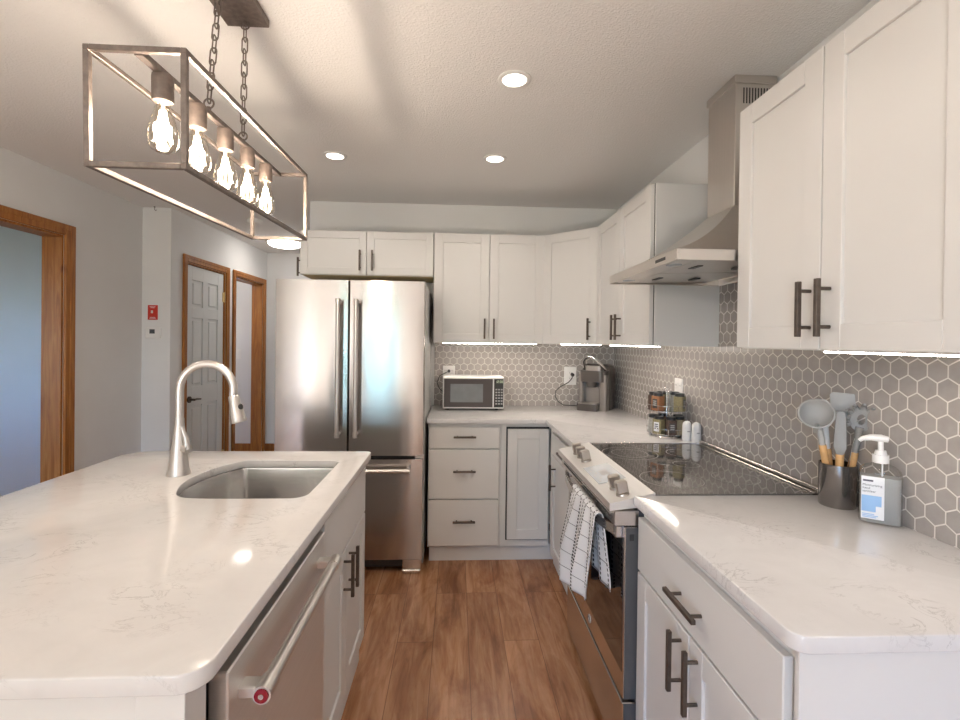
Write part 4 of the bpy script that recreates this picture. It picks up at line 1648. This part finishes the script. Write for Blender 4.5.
cyl(b, (0.893, YT - 0.009, 1.153), (0.893, YT - 0.034, 1.150), 0.013, n=14)
obj('cord', b, BLACKP, o, True)

# ------------------------------------------------------------------ spice rack and jars
SX, SYR = 1.118, 2.468
o = thing('spice_rack', 'two-tier chrome revolving spice rack beside the range', 'spice rack', (SX, SYR, CT))
b = NB()
lathe(b, [(0.078, 0.0), (0.075, 0.008), (0.06, 0.012), (0.012, 0.014)], 32, Matrix.Translation((SX, SYR, CT)))
obj('base', b, CHROME, o, True)
b = NB()
cyl(b, (SX, SYR, CT + 0.01), (SX, SYR, CT + 0.235), 0.005, n=12)
tube(b, [(SX + 0.014 * math.cos(a), SYR, CT + 0.243 + 0.014 * math.sin(a)) for a in [2 * PI * i / 18 for i in range(18)]], 0.0022, 6, ID, True)
obj('post', b, CHROME, o, True)
TZ = (CT + 0.016, CT + 0.135)
for zt in TZ:
    b = NB()
    lathe(b, [(0.0955, 0.0), (0.0955, 0.003), (0.01, 0.003)], 32, Matrix.Translation((SX, SYR, zt)))
    for zz in (0.030,):
        tube(b, [(SX + 0.099 * math.cos(a), SYR + 0.099 * math.sin(a), zt + zz) for a in [2 * PI * i / 36 for i in range(36)]], 0.0015, 6, ID, True)
    for i in range(12):
        a = 2 * PI * i / 12 + 0.2
        cyl(b, (SX + 0.0965 * math.cos(a), SYR + 0.0965 * math.sin(a), zt), (SX + 0.099 * math.cos(a), SYR + 0.099 * math.sin(a), zt + 0.030), 0.0013, n=6)
    for i in range(4):
        a = 2 * PI * i / 4
        tube(b, [(SX + 0.02 * math.cos(a), SYR + 0.02 * math.sin(a), zt + 0.09), (SX + 0.026 * math.cos(a), SYR + 0.026 * math.sin(a), zt + 0.105), (SX + 0.02 * math.cos(a), SYR + 0.02 * math.sin(a), zt + 0.003)], 0.0014, 6)
    obj('tier', b, CHROME, o, True)
HERB = {
    'olive': plain('olive_herb', (0.27, 0.23, 0.12), 0.7, var=0.3, vs=150),
    'orange': plain('orange_spice', (0.36, 0.16, 0.075), 0.7, var=0.2, vs=150),
    'dark': plain('dark_spice', (0.09, 0.055, 0.04), 0.7, var=0.4, vs=150),
    'grey': plain('grey_salt', (0.42, 0.40, 0.36), 0.7, var=0.25, vs=150),
    'tan': plain('tan_spice', (0.40, 0.32, 0.20), 0.7, var=0.2, vs=150)}
jl = [
    (1, 150, 'dark', 'dark spice jar at the left of the top tier of the spice rack'),
    (1, 207, 'orange', 'orange spice jar on the top tier of the spice rack'),
    (1, 313, 'olive', 'olive herb jar at the right of the top tier of the spice rack'),
    (1, 90, 'tan', 'tan spice jar at the wall side of the top tier'),
    (1, 30, 'grey', 'grey salt jar at the wall side of the top tier'),
    (0, 160, 'grey', 'grey salt jar at the left of the bottom tier'),
    (0, 214, 'olive', 'olive herb jar at the front of the bottom tier, left of centre'),
    (0, 264, 'dark', 'dark peppercorn jar at the front centre of the bottom tier'),
    (0, 316, 'tan', 'tan spice jar at the front right of the bottom tier'),
    (0, 10, 'dark', 'dark spice jar at the right edge of the bottom tier'),
    (0, 85, 'orange', 'orange spice jar at the wall side of the bottom tier')]
for tier, ang, kind_, lab in jl:
    a = R(ang)
    zj = TZ[tier] + 0.0035
    cxj, cyj = SX + 0.067 * math.cos(a), SYR + 0.067 * math.sin(a)
    MJ = Matrix.Translation((cxj, cyj, zj)) @ Matrix.Rotation(a + PI / 2, 4, 'Z')
    j = thing('spice_jar', lab, 'spice jar', (cxj, cyj, zj), 'spice jars on the revolving rack')
    b = NB()
    rbox(b, -0.0245, 0.0245, -0.0245, 0.0225, 0, 0.074, 0.006, MJ)
    obj('jar', b, HERB[kind_], j, True)
    b = NB()
    cyl(b, (0, 0, 0.074), (0, 0, 0.090), 0.0235, n=20, M=MJ)
    obj('lid', b, BLACKP, j, True, label='black lid')
    lb = obj('label_sticker', bx(-0.015, 0.015, -0.0254, -0.0242, 0.012, 0.060, 0, MJ), LABELW if (kind_ == 'grey' or ang == 214) else KEURIGD, j)
    b = NB()
    for zz in (0.046, 0.036, 0.026):
        box(b, -0.010, 0.010, -0.0259, -0.0253, zz, zz + 0.005, 0, MJ)
    obj('printing', b, DARKTXT if (kind_ == 'grey' or ang == 214) else GREYTXT, lb)

# shakers
for (x, y, lab) in ((1.168, 2.345, 'white shaker beside the spice rack, the one further from the camera'), (1.194, 2.300, 'white shaker at the end of the counter beside the range')):
    o = thing('shaker', lab, 'shaker', (x, y, CT), 'white shakers')
    T = Matrix.Translation((x, y, CT))
    b = NB()
    lathe(b, [(0.0215, 0), (0.0225, 0.003), (0.0215, 0.06)], 24, T)
    obj('body', b, WHITEP, o, True)
    b = NB()
    lathe(b, [(0.0215, 0.061), (0.0215, 0.074), (0.019, 0.088), (0.012, 0.096), (0.002, 0.099)], 24, T)
    obj('cap', b, WHITEP, o, True)
    obj('printing', bx(x - 0.008, x + 0.006, y - 0.0228, y - 0.0195, CT + 0.045, CT + 0.051), GREYTXT, o)

# ------------------------------------------------------------------ crock with utensils
KX, KY = 1.170, 1.398
o = thing('utensil_crock', 'shiny dark grey cylindrical utensil crock on the near right counter', 'utensil holder', (KX, KY, CT))
b = NB()
lathe(b, [(0.047, 0.0), (0.0485, 0.003), (0.0485, 0.128), (0.0460, 0.128), (0.0455, 0.006), (0.002, 0.006)], 40, Matrix.Translation((KX, KY, CT)))
obj('cup', b, CROCK, o, True)


def utensil(name, label, bot, top, hl, headfn, mat, wood=True, r=0.0105):
    """straight handle from inside the crock; hl = share of the length that is wood"""
    bot, top = Vector(bot), Vector(top)
    o = thing(name, label, 'kitchen utensil', bot, 'utensils in the crock')
    d = (top - bot)
    mid = bot + d * hl
    b = NB()
    tube(b, [bot, bot + d * hl * 0.5, mid], [r * 0.9, r, r], 14)
    obj('handle', b, HANDLEW if wood else mat, o, True, label='beech wood handle' if wood else None)
    b = NB()
    headfn(b, mid, top, d.normalized())
    obj('head', b, mat, o, True)
    return o


def basis(dv, face):
    """rotation whose z is dv and whose -y looks towards face"""
    z = dv.normalized()
    y = -(Vector(face) - z * Vector(face).dot(z)).normalized()
    x = y.cross(z)
    return Matrix(((x.x, y.x, z.x, 0), (x.y, y.y, z.y, 0), (x.z, y.z, z.z, 0), (0, 0, 0, 1)))


CAMV = (-0.62, -0.78, 0.1)


def ladle_head(b, mid, top, d):
    c = top
    tube(b, [mid, mid + (c - mid) * 0.5, c + Vector((0.0, 0.0, -0.045))], [0.0085, 0.010, 0.016], 14)
    # bowl: half sphere opening towards the camera and a little up
    ax = Vector((-0.55, -0.72, 0.42)).normalized()
    M = Matrix.Translation(c) @ basis(Vector((0, 0, 1)), ax)
    q = ax.to_track_quat('Z', 'Y').to_matrix().to_4x4()
    Rr = 0.046
    prof = []
    for i in range(9):
        a = PI / 2 * i / 8
        prof.append((max(0.001, Rr * math.sin(a)), -Rr * 0.85 * math.cos(a)))
    prof += [(Rr + 0.002, 0.002), (Rr - 0.002, 0.003)]
    for i in range(8, -1, -1):
        a = PI / 2 * i / 8
        prof.append((max(0.001, (Rr - 0.004) * math.sin(a)), -(Rr - 0.004) * 0.85 * math.cos(a)))
    lathe(b, prof, 28, Matrix.Translation(c) @ q, False, False)


def flat_head(w0, w1, L, th, bend=0.0):
    def f(b, mid, top, d):
        B = basis(d, CAMV)
        M = Matrix.Translation(mid) @ B
        tot = (top - mid).length
        sections = [(0, 0.008, 0.006), (tot - L - 0.02, 0.010, 0.006), (tot - L, w0 / 2, th / 2), (tot - 0.008, w1 / 2, th / 2), (tot, w1 / 2 - 0.006, th / 2)]
        rings = []
        for z, hw, ht in sections:
            p = round_poly([(-hw, -ht), (hw, -ht), (hw, ht), (-hw, ht)], [min(hw, ht) * 0.8] * 4, 3)
            rings.append([M @ Vector((x, y + bend * max(0, z - (tot - L)) , z)) for x, y in p])
        loft(b, rings, True, True, True)
    return f


def oval_head(w, L, bowl):
    def f(b, mid, top, d):
        B = basis(d, CAMV)
        M = Matrix.Translation(mid) @ B
        tot = (top - mid).length
        tube(b, [M @ Vector((0, 0, 0)), M @ Vector((0, 0, tot - L))], [0.008, 0.009], 12)
        rings = []
        n = 12
        for i in range(n + 1):
            s_ = i / n
            hw = max(0.004, w / 2 * math.sin(PI * (0.08 + 0.88 * s_)) ** 0.7)
            dip = bowl * math.sin(PI * s_)
            p = round_poly([(-hw, -0.003), (hw, -0.003), (hw, 0.003), (-hw, 0.003)], [0.0025] * 4, 2)
            rings.append([M @ Vector((x, y + dip, tot - L + L * s_)) for x, y in p])
        loft(b, rings, True, True, True)
    return f


def pasta_head(b, mid, top, d):
    B = basis(d, CAMV)
    M = Matrix.Translation(mid) @ B
    tot = (top - mid).length
    tube(b, [M @ Vector((0, 0, 0)), M @ Vector((0, 0, tot - 0.055))], [0.008, 0.011], 12)
    c = tot - 0.032
    # slotted oval palm
    n = 24
    for k in range(n):
        a0, a1 = 2 * PI * k / n, 2 * PI * (k + 1) / n
        o_ = [(0.029 * math.cos(a), 0.036 * math.sin(a)) for a in (a0, a1)]
        i_ = [(0.010 * math.cos(a), 0.016 * math.sin(a)) for a in (a0, a1)]
        q0 = [M @ Vector((o_[0][0], -0.003, c + o_[0][1])), M @ Vector((o_[1][0], -0.003, c + o_[1][1])), M @ Vector((i_[1][0], -0.001, c + i_[1][1])), M @ Vector((i_[0][0], -0.001, c + i_[0][1]))]
        q1 = [p + (B @ Vector((0, 0.006, 0))) for p in q0]
        hexa(b, q0, q1)
    for k in range(9):
        a = PI * (-0.18 + 1.36 * k / 8)
        p0 = M @ Vector((0.026 * math.cos(a), 0, c + 0.032 * math.sin(a)))
        p1 = M @ Vector((0.040 * math.cos(a), -0.004, c + 0.044 * math.sin(a)))
        p2 = M @ Vector((0.044 * math.cos(a), -0.022, c + 0.049 * math.sin(a)))
        tube(b, [p0, p1, p2], [0.0075, 0.0065, 0.004], 8)


zb = CT + 0.012
utensil('ladle', 'pale grey ladle with wooden handle, leftmost in the crock', (KX - 0.008, KY + 0.005, zb), (KX - 0.058, KY + 0.016, CT + 0.277), 0.64, ladle_head, SILIC)
utensil('spoon', 'pale grey spoon behind the ladle in the crock', (KX + 0.004, KY + 0.024, zb), (KX - 0.018, KY + 0.042, CT + 0.318), 0.50, oval_head(0.056, 0.085, 0.006), SILICL)
utensil('turner', 'wide grey turner standing tallest in the crock', (KX + 0.016, KY + 0.018, zb), (KX + 0.030, KY + 0.014, CT + 0.340), 0.45, flat_head(0.060, 0.074, 0.075, 0.007, 0.1), SILIC)
utensil('spatula', 'narrow grey spatula with wooden handle at the front of the crock', (KX - 0.010, KY - 0.016, zb), (KX - 0.012, KY - 0.024, CT + 0.290), 0.53, flat_head(0.034, 0.026, 0.11, 0.007), SILICD)
utensil('pasta_server', 'dark grey pasta server with curved teeth, rightmost in the crock', (KX + 0.018, KY - 0.006, zb), (KX + 0.045, KY - 0.038, CT + 0.298), 0.54, pasta_head, SILICD)
# tongs: two thin steel arms
o = thing('tongs', 'steel wire tongs between the spatula and pasta server', 'kitchen utensil', (KX + 0.01, KY - 0.02, zb), 'utensils in the crock')
for dx in (-0.006, 0.010):
    b = NB()
    tube(b, [(KX + 0.012, KY - 0.024, zb), (KX + 0.016 + dx, KY - 0.026, CT + 0.11), (KX + 0.030 + dx * 1.4, KY - 0.027, CT + 0.19), (KX + 0.032, KY - 0.028, CT + 0.222)], 0.0018, 8)
    obj('arm', b, CHROME, o, True)

# ------------------------------------------------------------------ pump bottle
MBT = Matrix.Translation((1.174, 1.256, CT)) @ Matrix.Rotation(R(-36), 4, 'Z')
o = thing('pump_bottle', 'clear pump bottle of gel with a white label, right of the utensil crock', 'bottle', MBT @ Vector((0, 0, 0)))
b = NB()
rg = []
for (z, k, d_) in ((0, 0.92, 0.92), (0.004, 1, 1), (0.135, 1, 1), (0.148, 0.92, 0.95), (0.156, 0.72, 0.85), (0.162, 0.42, 0.62), (0.168, 0.34, 0.56)):
    hw, hd_ = 0.046 * k, 0.027 * d_
    p = round_poly([(-hw, -hd_), (hw, -hd_), (hw, hd_), (-hw, hd_)], [hd_ * 0.55] * 4, 5)
    rg.append([MBT @ Vector((x, y, z)) for x, y in p])
loft(b, rg, True, True, True)
obj('bottle', b, CLEARP, o, True)
b = NB()
p = round_poly([(-0.043, -0.024), (0.043, -0.024), (0.043, 0.024), (-0.043, 0.024)], [0.012] * 4, 5)
prism(b, p, 0.004, 0.128, MBT)
obj('gel', b, GEL, o, True)
lb = obj('front_label', bx(-0.0435, 0.006, -0.0285, -0.0272, 0.014, 0.130, 0.0003, MBT), LABELW, o, label='white front label with blue lower half')
b = NB()
box(b, -0.0425, 0.000, -0.0292, -0.0284, 0.050, 0.078, 0, MBT)
box(b, -0.0425, -0.012, -0.0292, -0.0284, 0.034, 0.050, 0, MBT)
obj('blue_band', b, BLUEP, lb)
TXM = MBT @ Matrix.Translation((-0.041, -0.0293, 0)) @ Matrix.Rotation(R(90), 4, 'X')
b = NB()
box(b, -0.040, -0.018, -0.0292, -0.0284, 0.116, 0.121, 0.0003, MBT)
obj('brand_mark', b, DARKTXT, lb)
for s_, zz, sz_ in (('Moisturizing', 0.104, 0.0085), ('hand', 0.0955, 0.0085), ('sanitizer', 0.087, 0.0085)):
    obj('lettering', text_bm(s_, sz_, TXM @ Matrix.Translation((0, zz, 0)), 0.0002), DARKTXT, lb)
b = NB()
for i, w in enumerate((0.026, 0.034, 0.030)):
    box(b, -0.041, -0.041 + w, -0.0292, -0.0284, 0.026 - i * 0.004, 0.028 - i * 0.004, 0, MBT)
obj('small_print', b, BLUEP, lb)
b = NB()
rbk = round_poly([(0.012, 0.010), (0.034, 0.010), (0.034, 0.030), (0.012, 0.030)], [0.003] * 4, 2)
box(b, 0.012, 0.036, 0.0240, 0.0252, 0.012, 0.034, 0, MBT)
obj('back_label', b, GREYTXT, o)
b = NB()
cyl(b, (0, 0, 0.166), (0, 0, 0.188), 0.0185, n=24, M=MBT)
cyl(b, (0, 0, 0.188), (0, 0, 0.200), 0.0145, 0.012, 24, M=MBT)
obj('cap', b, WHITEP, o, True)
b = NB()
cyl(b, (0, 0, 0.198), (0, 0, 0.226), 0.0065, n=14, M=MBT)
tube(b, [MBT @ Vector(p_) for p_ in ((0.016, 0, 0.231), (0, 0, 0.233), (-0.022, 0, 0.233), (-0.040, 0, 0.228), (-0.047, 0, 0.221))], [0.008, 0.0105, 0.009, 0.0065, 0.005], 12)
obj('pump', b, WHITEP, o, True)
b = NB()
cyl(b, (0.004, 0.0, 0.166), (0.004, 0.0, 0.012), 0.002, n=8, M=MBT)
obj('dip_tube', b, LABELW, o)

# ------------------------------------------------------------------ tree outside (mirrored in the steel)
for (x, y, h, r) in ((-1.9, -9.0, 5.2, 1.5), (2.6, -11.5, 5.6, 1.5)):
    o = thing('tree', 'leafy green tree on the lawn outside the sliding door', 'tree', (x, y, -0.12), 'trees on the lawn')
    b = NB()
    tube(b, [(x, y, -0.12), (x + 0.05, y, h * 0.3), (x, y, h * 0.6)], [0.16, 0.12, 0.07], 12)
    obj('trunk', b, BARK, o, True)
    b = NB()
    for k in range(14):
        c = Vector((x + random.uniform(-r, r) * 0.7, y + random.uniform(-r, r) * 0.6, h * 0.55 + random.uniform(-1.6, 1.3)))
        rr = random.uniform(0.5, 0.95)
        res = bmesh.ops.create_icosphere(b, subdivisions=3, radius=rr, matrix=Matrix.Translation(c))
        for v_ in res['verts']:
            v_.co += (v_.co - c).normalized() * random.uniform(-0.12, 0.12)
    obj('crown', b, LEAF, o)
